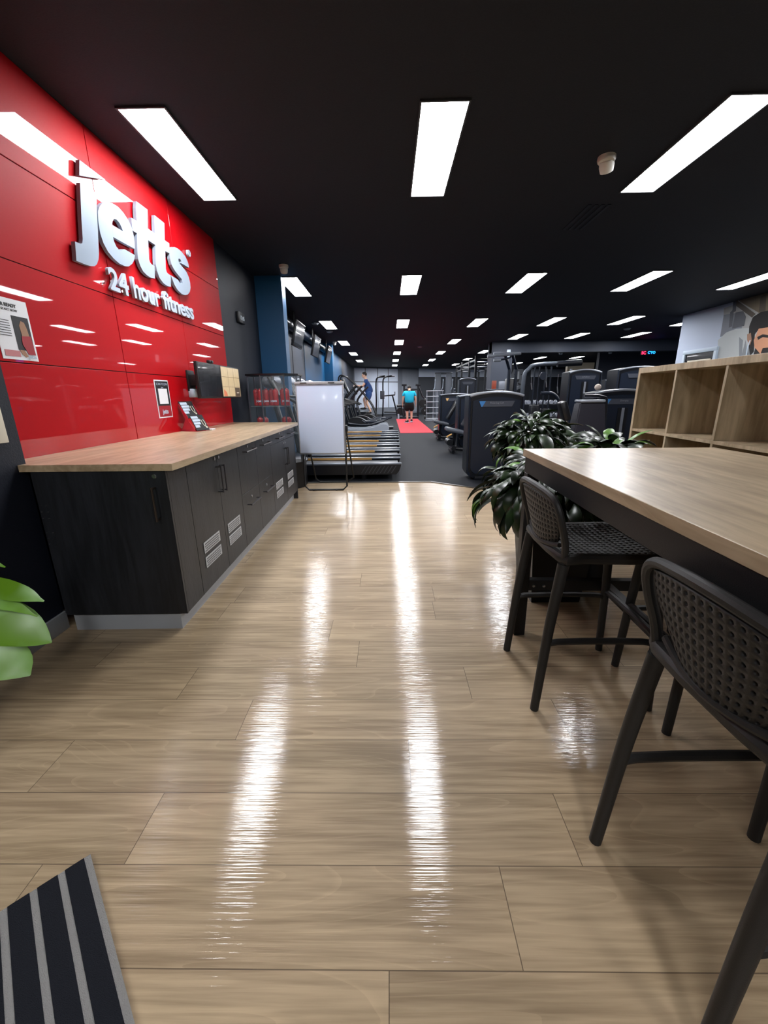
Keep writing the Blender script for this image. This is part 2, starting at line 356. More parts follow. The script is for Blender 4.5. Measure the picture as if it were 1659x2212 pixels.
# ================================================================== CEILING LIGHTS
grid = []
cols = {'left': -1.475, 'centre': .35, 'right': 2.17, 'far right': 3.97, 'outer right': 5.77, 'outermost right': 7.58}
for k in range(7): grid += [('left' , k)] if k < 6 else []
grid += [('centre', k) for k in range(7)] + [('right', k) for k in range(7)]
pts = [(cols[c], 3.6+3.655*k, c, k) for c, k in grid]
pts += [(x_, -1.9, c_, -1) for c_, x_ in (('left', -1.475), ('centre', .35), ('right', 2.17))]  # unseen panels behind the camera, added to brighten the foreground
pts += [(3.97, 7.25, 'far right', 1), (3.97, 10.91, 'far right', 2), (3.97, 13.57, 'far right', 3), (3.95, 18.1, 'far right', 4), (3.93, 21.7, 'far right', 5), (3.9, 25.3, 'far right', 6)]
pts += [(5.77, 7.25, 'outer right', 1), (5.77, 10.9, 'outer right', 2), (5.77, 13.57, 'outer right', 3), (5.77, 18.1, 'outer right', 4), (5.77, 21.7, 'outer right', 5), (5.77, 25.3, 'outer right', 6)]
pts += [(7.58, 11.24, 'outermost right', 2), (7.55, 13.55, 'outermost right', 3), (7.5, 21.6, 'outermost right', 5), (7.45, 25.1, 'outermost right', 6), (9.3, 21.6, 'last right', 5), (9.3, 25.1, 'last right', 6), (9.3, 28.6, 'last right', 7), (9.3, 18.0, 'last right', 4)]
COLW = {'left': 'column by the left wall', 'centre': 'column over the aisle', 'right': 'column right of the aisle', 'far right': 'second column right of the aisle',
        'outer right': 'third column right of the aisle', 'outermost right': 'fourth column right of the aisle', 'last right': 'rightmost column beyond the beam'}
first = None
cnt = {}
for x, y, c, k in pts:
    cnt[c] = cnt.get(c, 0)+1
    lab = 'long ceiling light panel, %s from the camera in the %s' % (ORD[cnt[c]-1], COLW[c])
    if first is None:
        first = thing('ceiling_light', lab, 'light', (x, y, CZ), 0, 'ceiling light panels')
        b = MB()
        for x0, x1, y0, y1 in ((-.152, -.14, -.61, .61), (.14, .152, -.61, .61), (-.152, .152, -.61, -.598), (-.152, .152, .598, .61)): b.box(x0, x1, y0, y1, -.012, 0)
        b.build('frame', mat('white light trim', (60, 62, 66), .5), first)
        b = MB(); b.box(-.14, .14, -.598, .598, -.008, -.002); b.build('diffuser', M_panel, first)
    else: dup(first, (x, y, CZ), 0, lab)

# ceiling fittings
def dome(loc, rz, lab):
    t = thing('security_camera', lab, 'security camera', loc, rz, 'security cameras')
    Mw = mat('ivory camera plastic', (205, 203, 195), .4)
    b = MB(); b.lathe([(.062, 0), (.064, -.02), (.058, -.034), (.05, -.036)]); b.build('base', Mw, t)
    b = MB(); b.M = Matrix.Rotation(math.radians(38), 4, 'X'); b.lathe([(.03, -.01), (.05, -.02), (.052, -.06), (.045, -.095), (.03, -.1)]); b.build('housing', Mw, t)
    b = MB(); b.M = Matrix.Rotation(math.radians(38), 4, 'X'); b.lathe([(.026, -.098), (.026, -.104), (.01, -.106)]); b.build('lens', M_blacks, t)
dome((1.63, 3.65, CZ), -.6, 'white dome security camera beside the nearest right-hand ceiling light')
dome((-1.39, 6.11, CZ), .2, 'white dome security camera at the top of the blue pillar')
dome((-1.75, 14.2, CZ), .2, 'white dome security camera above the far treadmills')
def detector(loc, lab):
    b = MB(); b.lathe([(.09, 0), (.09, -.02), (.06, -.045), (.02, -.05)], loc); tag(b.build('smoke_detector', mat('grey detector', (120, 124, 130), .5)), lab, 'smoke detector', 'ceiling detectors')
for q, lab in (((907, 748), 'round ceiling detector between the aisle lights'), ((1355, 709), 'round ceiling detector by the right-hand lights'), ((712, 715), 'round ceiling detector behind the second left light'),
               ((681, 697), 'round ceiling detector between the hanging screens and the light')):
    d = ray(*q); P = Vector((0, 0, EYE))+d*((CZ-EYE)/d.z); detector(tuple(P), lab)
b = MB()
for i in range(4): b.box(-.13+i*.06, -.10+i*.06, -.3, .3, -.006, 0)
o = b.build('ceiling_vent', M_navy); o.location = (2.0, 4.75, CZ); tag(o, 'dark slotted ceiling vent behind the right-hand security camera', 'vent')
for i, q in enumerate(((1105, 768), (1211, 766), (1318, 764))):
    P = at(q[0], q[1], 15.4); P.z = min(P.z, CZ)
    b = MB(); b.M = Matrix.Translation(P); b.lathe([(.05, .1), (.06, .05), (.05, 0)]); b.cyl((0, 0, .1), (0, 0, CZ-P.z), .012, seg=6)
    tag(b.build('spot_light', M_white), 'small white spot fitting under the beam, %s from the column' % ORD[i], 'spotlight', 'spot fittings')

# ================================================================== RED WALL
ZR = [.86, 1.385, 1.885, 2.38, CZ]; YR = [1.96, 3.14, 4.145, 5.14]
for j in range(4):
    for i in range(3):
        b = MB(); b.box(-1.94, -1.93, YR[i]+.0025, YR[i+1]-.0025, ZR[j]+.0025, ZR[j+1]-.0025, .0015, 1)
        tag(b.build('red_wall_panel', M_red), 'glossy red wall panel, %s row, %s' % (('lowest', 'second lowest', 'second highest', 'top')[j], ('nearest the camera', 'middle of the row', 'farthest from the camera')[i]), 'wall panel', 'glossy red wall panels')
LET = dict(
dot=[(2.95,2.597),(3.187,2.596),(2.922,2.505)],
j=[(2.915,2.465),(3.061,2.469),(3.031,2.351),(3.0,2.21),(2.975,2.102),(2.96,2.065),(2.935,2.031),(2.908,2.012),(2.873,2.003),(2.82,1.998),(2.746,1.997),(2.767,2.106),(2.813,2.107),(2.831,2.117),(2.841,2.139),(2.866,2.26)],
e=[(3.042,2.359),(3.067,2.397),(3.106,2.432),(3.16,2.46),(3.219,2.476),(3.282,2.479),(3.336,2.464),(3.382,2.438),(3.413,2.401),(3.424,2.356),(3.421,2.31),(3.412,2.261),(3.28,2.258),(3.163,2.258),
   (3.176,2.333),(3.294,2.335),(3.282,2.359),(3.265,2.378),(3.236,2.387),(3.209,2.38),(3.186,2.357),(3.1755,2.333),(3.1625,2.258),
   (3.166,2.229),(3.181,2.206),(3.209,2.193),(3.236,2.196),(3.25,2.21),(3.276,2.219),(3.399,2.217),(3.383,2.184),(3.347,2.147),(3.292,2.114),(3.248,2.104),(3.188,2.102),(3.129,2.116),(3.077,2.143),(3.043,2.183),(3.027,2.235),(3.027,2.291)],
tt=[(3.514,2.559),(3.535,2.61),(3.682,2.612),(3.642,2.472),(3.744,2.471),(3.762,2.552),(3.778,2.61),(3.927,2.608),(3.893,2.471),(3.967,2.471),(3.946,2.389),(3.875,2.385),(3.841,2.244),(3.85,2.22),(3.88,2.213),(3.912,2.213),(3.889,2.119),(3.828,2.111),(3.766,2.117),(3.713,2.145),(3.689,2.19),(3.683,2.231),(3.722,2.383),(3.622,2.385),(3.591,2.245),(3.599,2.226),(3.624,2.217),(3.661,2.218),(3.639,2.121),(3.585,2.112),(3.53,2.114),(3.481,2.129),(3.45,2.158),(3.434,2.2),(3.439,2.248),(3.473,2.382),(3.418,2.383),(3.432,2.467),(3.497,2.471)],
s=[(3.975,2.43),(4.008,2.455),(4.056,2.472),(4.12,2.477),(4.183,2.472),(4.243,2.454),(4.279,2.427),(4.295,2.398),(4.293,2.372),(4.146,2.370),(4.152,2.387),(4.133,2.4),(4.109,2.397),(4.096,2.384),(4.099,2.365),(4.127,2.352),(4.179,2.338),(4.231,2.319),(4.265,2.285),(4.277,2.242),(4.272,2.198),(4.247,2.158),(4.191,2.123),(4.137,2.107),(4.07,2.103),(4.002,2.121),(3.958,2.15),(3.934,2.184),(3.914,2.214),(4.038,2.209),(4.06,2.192),(4.097,2.191),(4.12,2.204),(4.114,2.232),(4.051,2.252),(3.996,2.274),(3.954,2.305),(3.942,2.348),(3.945,2.387)])
def smooth_poly(P, lim=50):
    out = []; N = len(P)
    for i in range(N):
        a, b_, c = Vector(P[i-1]), Vector(P[i]), Vector(P[(i+1) % N]); d1, d2 = b_-a, c-b_
        if d1.length < 1e-3 or d2.length < 1e-3 or math.degrees(d1.angle(d2)) > lim: out.append(tuple(b_)); continue
        out += [tuple(b_-d1*.22), tuple(b_-d1*.02+d2*.02 - (d1.normalized()-d2.normalized())*0), tuple(b_+d2*.22)]
    return out
t = thing('wall_sign', 'big white raised lower-case lettering on the glossy red wall, larger of the two lines', 'sign', (0, 0, 0))
for k_, P in LET.items():
    P = [(y*1.0134, 1.2+(z-1.2)*1.0134) for y, z in P]
    b = MB(); b.prism(smooth_poly(P), 'x', -1.92, -1.895); b.build('letter', mat('white sign letters', (138, 150, 164), .5, spec=.25), t, smooth=False)
b = MB(); b.M = Matrix.Translation((-1.925, 4.42, 2.53)); b.M = b.M @ Matrix.Rotation(PI/2, 4, 'Y'); b.lathe([(.028, 0), (.028, .022)], seg=24); b.build('registered_mark', M_white, t)
text('mark_letter', 'R', .04, FX((-1.902, 4.42, 2.516)), mat('grey print', (110, 112, 118), .5), t, .001)
for y_, z_ in ((2.95, 2.1), (2.97, 2.4), (3.0, 2.57), (3.1, 2.2), (3.1, 2.4), (3.5, 2.2), (3.56, 2.5), (3.75, 2.2), (3.83, 2.5), (4.03, 2.15), (4.02, 2.42)):
    b = MB(); b.cyl((-1.93, y_*1.0134, 1.2+(z_-1.2)*1.0134), (-1.919, y_*1.0134, 1.2+(z_-1.2)*1.0134), .006, seg=8); b.build('stand_off', M_steelb, t)
t['label'] = 'big white raised lower-case lettering on the glossy red wall, larger of the two lines'
t2 = thing('wall_sign', 'small white raised tagline lettering under the large lettering on the red wall', 'sign')
for y_, z_ in ((3.05, 1.95), (3.22, 1.95), (3.34, 1.95), (3.6, 1.95), (3.76, 1.95), (4.2, 1.95)):
    b = MB(); b.cyl((-1.93, y_, z_), (-1.914, y_, z_), .004, seg=8); b.build('stand_off', M_steelb, t2)
for wd, y0, y1, hh in (('24', 3.035, 3.25, .145), ('hour', 3.305, 3.675, .145), ('fitness', 3.715, 4.27, .145)):
    zz = 1.908+(y0-3.03)*.012
    text('word', wd, .15, FX((-1.906, (y0+y1)/2*1.0145, 1.2+(zz-1.2)*1.0145)), mat('white tagline letters', (160, 172, 186), .4), t2, .02, bold=.004, width=y1-y0, height=hh)
# small things on the wall
def sheet(name, lab, cat, y0, y1, z0, z1, x, m, th=.002):
    t = thing(name, lab, cat, (x, (y0+y1)/2, z0)); b = MB(); b.box(0, th, -(y1-y0)/2, (y1-y0)/2, 0, z1-z0); b.build('sheet', m, t); return t
def rect(t, name, y0, y1, z0, z1, m, x=.0025, th=.0008):
    b = MB(); b.box(x, x+th, y0, y1, z0, z1); return b.build(name, m, t, smooth=False)
P = sheet('wall_poster', 'grey printed sheet with a red-topped figure, at the near edge of the red wall', 'poster', 2.15, 2.365, 1.4, 1.695, -1.93, M_paper)
for i in range(7): rect(P, 'text_line', -.095, -.095+.07+.02*((i*3) % 3), .185-.012*i, .188-.012*i, M_ink)
text('heading', 'FOR READY', .022, FX((.0028, -.02, .255)), M_ink, P, .001, bold=.001); text('heading', 'TO START NOW', .016, FX((.0028, -.02, .235)), M_ink, P, .001)
rect(P, 'photo_panel', -.005, .095, .05, .215, M_ink)
b = MB(); b.prism([(.035, .12), (.03, .17), (.045, .195), (.065, .19), (.075, .16), (.08, .12)], 'x', .0034, .0042); b.prism([(.0, .05), (.03, .05), (.045, .02), (.03, .015), (.01, .03)], 'x', .0026, .0042); b.build('figure_skin', mat('poster skin', (150, 112, 84), .5), P, smooth=False)
b = MB(); b.prism([(.03, .12), (.088, .125), (.095, .03), (.05, .03), (.025, .08)], 'x', .0043, .005); b.build('figure_top', M_redp, P, smooth=False)
rect(P, 'red_floor', -.09, .0, .015, .045, mat('dusty pink print', (186, 120, 122), .5)); text('logo', 'jetts', .028, FX((.0055, .07, .012)), M_white, P, .0006, bold=.001)
Q = sheet('join_poster', 'white-bordered black and dark red notice on the red wall above the counter', 'poster', 3.485, 3.705, 1.035, 1.345, -1.93, M_paper)
rect(Q, 'black_field', -.1, .1, .1, .3, M_ink); rect(Q, 'red_field', -.1, .1, .01, .1, M_redp); rect(Q, 'blank_square', -.07, .07, .115, .24, M_paper, .0034)
text('heading', 'SCAN TO JOIN', .03, FX((.0036, 0, .262)), M_white, Q, .001, width=.17, height=.024); text('subheading', '@jetts', .012, FX((.0036, 0, .246)), M_white, Q, .001)
text('logo', 'jetts', .05, FX((.0036, 0, .035)), M_white, Q, .001, bold=.002)
b = MB(); b.box(-1.77, -1.762, 1.6, 1.885, 1.01, 1.3, .002); tag(b.build('wall_card', M_cream), 'cream card on the dark wall at the left edge of the photo', 'card')
t = thing('wall_clock', 'small black digital display on the navy wall beside the blue pillar', 'clock', (-1.94, 5.76, 2.12))
b = MB(); b.box(0, .04, -.1, .12, 0, .13, .008); b.build('case', M_black, t); text('digits', '12:45', .07, FX((.0415, .01, .04)), emis('clock digits', (190, 200, 210), .25), t, .001, bold=.001)
# two screens mounted over the counter
def monitor(y0, y1, lab, img):
    t = thing('monitor', lab, 'monitor', (-1.74, (y0+y1)/2, 1.19), 0, 'screens over the counter'); h = .325; hw = (y1-y0)/2
    b = MB(); b.box(-.02, .012, -hw, hw, 0, h, .006); b.build('case', M_black, t)
    b = MB(); b.box(.0125, .014, -hw+.012, hw-.012, .016, h-.012); b.build('screen', M_blacks if not img else mat('sand screen picture', (186, 165, 128), .3, var=.45, bscale=16, emit=.25), t)
    b = MB(); b.box(-.19, -.02, -.05, .05, .12, .22, .01); b.box(-.19, -.17, -.07, .07, .07, .26, .005); b.build('wall_bracket', M_steelb, t)
    if img:
        b = MB()
        for yy in (-.08, .08): b.box(.0142, .0148, yy-.002, yy+.002, .018, h-.014)
        for zz in (.115, .215): b.box(.0142, .0148, -hw+.014, hw-.014, zz-.002, zz+.002)
        b.build('tile_lines', mat('screen lines', (120, 100, 74), .4), t)
        b = MB(); b.box(.015, .0156, .09, .24, .018, .11); b.build('dark_tile', mat('screen dark tile', (84, 66, 46), .4), t)
        b = MB(); b.box(.016, .0166, .13, .2, .05, .062); b.build('caption_bar', M_cream, t)
        b = MB(); b.prism([(-.24, .02), (-.14, .02), (-.16, .06), (-.23, .09)], 'x', .015, .0156); b.build('orange_patch', mat('screen orange', (230, 130, 90), .4), t)
    return t
monitor(3.87, 4.385, 'dark blank screen over the counter, nearer of the two', False)
monitor(4.395, 4.93, 'screen showing a sand-coloured tiled picture over the counter', True)
t = thing('webcam', 'small black webcam on top of the dark screen', 'webcam', (-1.74, 4.19, 1.516))
b = MB(); b.box(-.015, .02, -.05, .05, 0, .03, .01); b.build('body', M_black, t); b = MB(); b.cyl((.02, .0, .015), (.028, 0, .015), .012); b.build('lens', M_blacks, t)
b = MB(); b.box(-1.93, -1.88, 4.06, 4.16, 1.2, 1.28, .008); tag(b.build('power_socket', M_white), 'white socket box on the red wall behind the dark screen', 'socket')

# ================================================================== COUNTER
RZ = .01525
CT = Matrix.Translation((-1.075, 1.93, 0)) @ Matrix.Rotation(RZ, 4, 'Z')
cl = (-1.075, 1.93, 0)
b = MB(); b.prism([(-1.03, 1.9), (-1.767, 1.9), (-1.767, 1.955), (-1.927, 1.955), (-1.927, 5.13), (-1.12, 4.98), (-1.085, 4.93)], 'z', .867, .9)
tag(b.build('worktop', M_oak), 'continuous light oak worktop along the red wall', 'worktop')
def lock(t, M, up): 
    b = MB(); b.M = M; b.lathe([(.011, 0), (.011, .004), (.009, .006)], seg=14); b.build('lock', M_chrome, t)
def handle(t, p, q, out, m=None):
    p, q, out = Vector(p), Vector(q), Vector(out); b = MB()
    b.tube([p+out, q+out], .0055, 8); b.tube([p+(q-p)*.04, p+(q-p)*.04+out], .005, 8); b.tube([q+(p-q)*.04, q+(p-q)*.04+out], .005, 8)
    b.build('handle', m or mat('graphite handle', (92, 92, 96), .3, metal=.8), t)
LOCKM = Matrix.Rotation(PI/2, 4, 'Y')
M_vent = mat('pale vent plate', (176, 178, 180), .5)
def vent(t, y0, z0, wd=.235, h=.066):
    b = MB(); b.box(.001, .004, y0, y0+wd, z0, z0+h, .001, 1); o = b.build('vent_plate', M_vent, t)
    b = MB()
    for j in range(4):
        for i in range(16):
            y = y0+.014+i*.0138+(.0069 if j % 2 else 0)
            if y < y0+wd-.014: b.box(.004, .0046, y-.004, y+.004, z0+.012+j*.0135-.0035, z0+.012+j*.0135+.0035)
    b.build('vent_holes', M_ink, o, smooth=False)
def front(t, nm, y0, y1, z0, z1, keys=(), hd=None, vents=()):
    b = MB(); b.box(-.018, 0, y0+.0015, y1-.0015, z0+.0015, z1-.0015, .001, 1); o = b.build(nm, M_lam, t)
    for ky, kz in keys: lock(o, Matrix.Translation((0, ky, kz)) @ LOCKM, None)
    if hd: handle(o, hd[0], hd[1], (.034, 0, 0))
    for v_ in vents: vent(o, *v_)
    return o
ZT = .866; ZB = .1
def unit(name, lab, y0, y1):
    t = thing(name, lab, 'cabinet', cl, RZ, 'counter cabinets'); b = MB(); b.box(-.66, -.0185, y0+.002, y1-.002, ZB, ZT-.001); b.build('carcass', M_lam, t)
    b = MB(); b.box(-.62, -.05, y0+.002, y1-.002, .0, ZB-.001); b.build('kickboard', M_plinth, t); return t
t = unit('cupboard', 'near-black counter cupboard at the camera end, four large pale vents', 0, .975)
front(t, 'filler_panel', 0, .19, ZB, ZT)
front(t, 'door', .19, .60, ZB, ZT, [(.565, .835)], ((0, .572, .62), (0, .572, .79)), [(.265, .325), (.265, .235)])
front(t, 'door', .60, .975, ZB, ZT, [(.63, .835)], ((0, .63, .62), (0, .63, .79)), [(.645, .318), (.645, .232)])
b = MB(); b.box(-.64, 0, -.016, 0, ZB, ZT); o = b.build('end_door', M_lam, t)
lock(o, Matrix.Translation((-.055, -.016, .838)) @ Matrix.Rotation(PI/2, 4, 'X'), None); handle(o, (-.06, -.016, .62), (-.06, -.016, .79), (0, -.034, 0), mat('bronze handle', (74, 66, 60), .35, metal=.7))
b = MB()
for zz in (.70, .668, .635, .56, .53, .50):
    for xx in (-.635, -.605):
        b.cbox((xx+(.70-zz)*.0, -.0175, zz), (.007, .003, .004))
b.build('peg_holes', M_chrome, o)
t = unit('drawer_unit', 'dark drawer block in the middle of the counter, two tall fronts above two low ones', .975, 1.845)
front(t, 'drawer', .975, 1.405, .5, ZT, [(1.20, .835)], ((0, 1.08, .806), (0, 1.33, .806)))
front(t, 'drawer', 1.405, 1.845, .5, ZT, [(1.62, .835)], ((0, 1.52, .806), (0, 1.79, .806)))
front(t, 'drawer', .975, 1.405, ZB, .5, [(1.19, .445)], ((0, 1.07, .405), (0, 1.32, .405)))
front(t, 'drawer', 1.405, 1.845, ZB, .5, [(1.62, .445)], ((0, 1.50, .405), (0, 1.76, .405)))
t = unit('cupboard', 'dark cupboard at the far end of the counter, two small drawers over two vented doors', 1.845, 2.905)
front(t, 'drawer', 1.845, 2.385, .76, ZT, [(2.2, .845)], ((0, 2.05, .806), (0, 2.29, .806)))
front(t, 'drawer', 2.385, 2.875, .76, ZT, [(2.7, .845)], ((0, 2.57, .806), (0, 2.80, .806)))
front(t, 'door', 1.845, 2.385, ZB, .76, [(2.355, .73)], ((0, 2.352, .5), (0, 2.352, .68)), [(1.93, .325, .27), (1.93, .235, .27)])
front(t, 'door', 2.385, 2.875, ZB, .76, [(2.415, .73)], ((0, 2.418, .5), (0, 2.418, .68)), [(2.43, .325, .27), (2.43, .235, .27)])
b = MB(); b.box(-.66, 0, 2.88, 2.905, 0, ZT); b.build('end_panel', M_lam, t)

# clear leaflet stand with two leaflets
t = thing('leaflet_stand', 'clear acrylic two-tier leaflet stand on the worktop against the red wall', 'leaflet stand', (-1.82, 3.86, .9), -.4)
b = MB(); b.prism([(-.085, 0), (.10, 0), (.095, .004), (.02, .10), (.02, .13), (-.07, .24), (-.08, .24), (-.012, .11), (-.085, .004)], 'y', -.08, -.077)
b.prism([(-.085, 0), (.10, 0), (.095, .004), (.02, .10), (.02, .13), (-.07, .24), (-.08, .24), (-.012, .11), (-.085, .004)], 'y', .077, .08)
b.box(-.085, .10, -.08, .08, 0, .003); b.build('acrylic_body', mat('pink tinted acrylic', (190, 60, 76), .08, coat=1), t)
def leaflet(lab, p, q):
    p, q = Vector(p), Vector(q); u_ = (q-p).normalized(); M = Matrix.Translation((-1.82, 3.86, .9)) @ Matrix.Rotation(-.4, 4, 'Z')
    tt = thing('leaflet', lab, 'leaflet', group='leaflets in the stand'); tt.matrix_world = M @ basis((0, 1, 0), tuple(u_), tuple(Vector((0, 1, 0)).cross(u_)), p); h = (q-p).length
    b = MB(); b.box(-.073, .073, 0, h, 0, .004); b.build('card', M_ink, tt)
    for i in range(4):
        b = MB(); b.box(-.066, -.066+(.075, .085, .075, .05)[i], h-.03-i*.03-.006, h-.012-i*.03, .004, .0046); b.build('headline', M_white, tt)
    b = MB(); b.ball((.035, h-.03, .005), (.018, .022, .001), 12, 6); b.build('portrait_hair', M_hair, tt)
    b = MB(); b.tube([(.03, h-.05, .0045), (.03, h-.09, .0045), (.045, h-.12, .0045), (.058, h-.09, .0045), (.052, h-.05, .0045)], .003, 6, 4); b.ball((.055, h-.128, .005), (.01, .01, .001), 10, 5); b.build('towel_print', M_cream, tt)
leaflet('dark leaflet with white headlines, upper one in the clear stand', (.0, 0, .115), (-.085, 0, .265))
leaflet('dark leaflet with white headlines, lower one in the clear stand', (.105, 0, .008), (.028, 0, .142))
b = MB(); b.box(-.03, .03, -.04, .04, 0, .012, .003); o = b.build('card_stack', M_paper); o.location = (-1.70, 3.93, .901); tag(o, 'small stack of white cards beside the leaflet stand', 'cards')

# ================================================================== DISPLAY CASE WITH BOTTLES
t = thing('display_case', 'glass display case with black frame behind the far end of the counter', 'display case', (-1.5, 5.5, 0))
hexa = [(-.31, -.08), (-.10, -.21), (.20, -.21), (.33, -.05), (.33, .2), (-.31, .2)]
b = MB(); b.prism([(x*1.04, y*1.04) for x, y in hexa], 'z', 1.455, 1.475); b.build('top_cap', M_black, t)
b = MB(); b.prism(hexa, 'z', 0, .35); b.build('base_cabinet', M_black, t)
for i, (x, y) in enumerate(hexa):
    b = MB(); b.box(x*.97-.008, x*.97+.008, y*.97-.008, y*.97+.008, .35, 1.455); b.build('post', mat('dark aluminium', (70, 76, 86), .35, metal=.6), t)
for zz in (.72, 1.075):
    b = MB(); b.prism([(x*.94, y*.94) for x, y in hexa], 'z', zz, zz+.008); b.build('glass_shelf', mat('glass shelf edge', (120, 130, 130), .15, alpha=.35), t)
M_pane = mat('display glass', (190, 210, 220), .02, alpha=.03, spec=.3)
for i in range(6):
    (x0, y0), (x1, y1) = hexa[i], hexa[(i+1) % 6]; dx, dy = Vector((x1-x0, y1-y0)).normalized()
    b = MB(); q = .995
    b.prism([(x0*q, y0*q), (x1*q, y1*q), (x1*q-dy*-.003, y1*q+dx*-.003+.0), (x0*q-dy*-.003, y0*q+dx*-.003)], 'z', .36, 1.45); b.build('glass_pane', M_pane, t)
b = MB(); b.cyl((0, .0, 1.40), (0, 0, 1.455), .02); b.build('lamp_fitting', M_white, t)
M_bot = mat('red bottle plastic', (142, 0, 12), .3, coat=.3)
bf = None
def bottle(x, y, z, rz, lab):
    global bf
    if bf is None:
        bf = thing('drink_bottle', lab, 'bottle', (x, y, z), rz, 'red drink bottles in the display case')
        b = MB(); b.lathe([(.03, 0), (.036, .006), (.036, .075), (.033, .085), (.036, .095), (.036, .15), (.034, .158)], seg=20); b.build('body', M_bot, bf)
        b = MB(); b.lathe([(.036, .158), (.0375, .16), (.0375, .185), (.03, .20), (.018, .205), (.016, .215)], seg=20); b.build('lid', M_bot, bf)
        text('logo', 'jetts', .034, FY((0, -.0368, .05)), M_white, bf, .0012, bold=.0012)
        return bf
    return dup(bf, (x, y, z), rz, lab)
for i, (x, y) in enumerate(((-1.735, 5.52), (-1.665, 5.47), (-1.60, 5.50), (-1.535, 5.53), (-1.465, 5.46), (-1.385, 5.52), (-1.32, 5.45))):
    bottle(x, y, 1.084, (.9, .25, .3, .5, -.2, .6, .15)[i], 'red plastic drink bottle, %s from the left on the upper glass shelf' % ORD[i])
for i, (x, y) in enumerate(((-1.70, 5.47), (-1.62, 5.45), (-1.38, 5.50), (-1.31, 5.42))):
    bottle(x, y, .729, 0, 'red plastic drink bottle, %s from the left on the lower glass shelf' % ORD[i])

# ================================================================== WHITEBOARD EASEL
t = thing('whiteboard_easel', 'white flip board on a black tubular A-frame easel at the end of the counter', 'easel', (-.85, 5.2, 0))
b = MB(); b.box(-.28, .28, -.012, .012, .5, 1.335, .003); b.build('board', M_wb, t)
b = MB()
for x0, x1, z0, z1 in ((-.295, -.278, .49, 1.35), (.278, .295, .49, 1.35), (-.295, .295, .485, .505)): b.box(x0, x1, -.016, .016, z0, z1, .004)
b.build('frame', mat('aluminium trim', (170, 174, 182), .35, metal=.7), t)
b = MB(); b.box(-.30, .30, -.035, .02, 1.338, 1.368, .006); b.build('clamp_bar', mat('silver clamp', (170, 172, 176), .4, metal=.3), t)
for x in (-.19, .15):
    b = MB(); b.box(x-.04, x+.04, -.04, -.034, 1.346, 1.358, .002); b.build('clip', M_black, t)
b = MB(); b.tube([(-.26, .03, .55), (-.26, .03, .06), (-.21, .03, .012), (.24, .03, .012), (.29, .03, .06), (.29, .03, .8)], .012, 10); b.build('front_leg_frame', M_steelb, t)
b = MB(); b.tube([(-.22, .05, .8), (-.2, .5, .07), (-.15, .53, .012), (.25, .53, .012), (.34, .5, .08), (.30, .05, .8)], .011, 10); b.build('rear_leg_frame', M_steelb, t)
for x in (-.275, .305):
    b = MB(); b.box(x-.02, x+.02, .02, .06, .76, .84, .006); b.build('hinge', M_black, t)
for x in (-.15, .15):
    b = MB(); b.cyl((x, .03, 0), (x, .03, .014), .016); b.build('rubber_foot', M_black, t)

# ================================================================== BAR TABLE
TZ = -.03
t = thing('bar_table', 'long high table with light oak top and black steel frame on the right', 'table', (.63, 1.93, 0), TZ)
b = MB(); b.box(0, .865, -1.9, 0, .917, .95, .0015, 1); b.build('tabletop', M_oak, t)
b = MB()
b.box(.006, .03, -1.88, -.02, .845, .9165, .002, 1); b.box(.835, .859, -1.88, -.02, .845, .9165, .002, 1); b.box(.03, .835, -.045, -.02, .845, .9165, .002, 1); b.box(.03, .835, -1.88, -1.855, .845, .9165, .002, 1)
b.build('apron', M_steelb, t)
for x in (.006, .804):
    for y in (-.075, -1.88):
        b = MB(); b.box(x, x+.055, y, y+.055, 0, .846, .003, 1); b.build('leg', M_steelb, t)
for y in (-.07, -1.875):
    b = MB(); b.box(.061, .804, y+.004, y+.044, .25, .305, .002, 1); b.build('crossbar', M_steelb, t)
b = MB(); b.box(.415, .455, -1.83, -.068, .255, .30, .002, 1); b.build('foot_rail', M_steelb, t)
for x in (.085, .135):
    b = MB(); b.cyl((x, -.068, .277), (x, -.074, .277), .008, .006, 12); b.build('bolt', M_chrome, t)

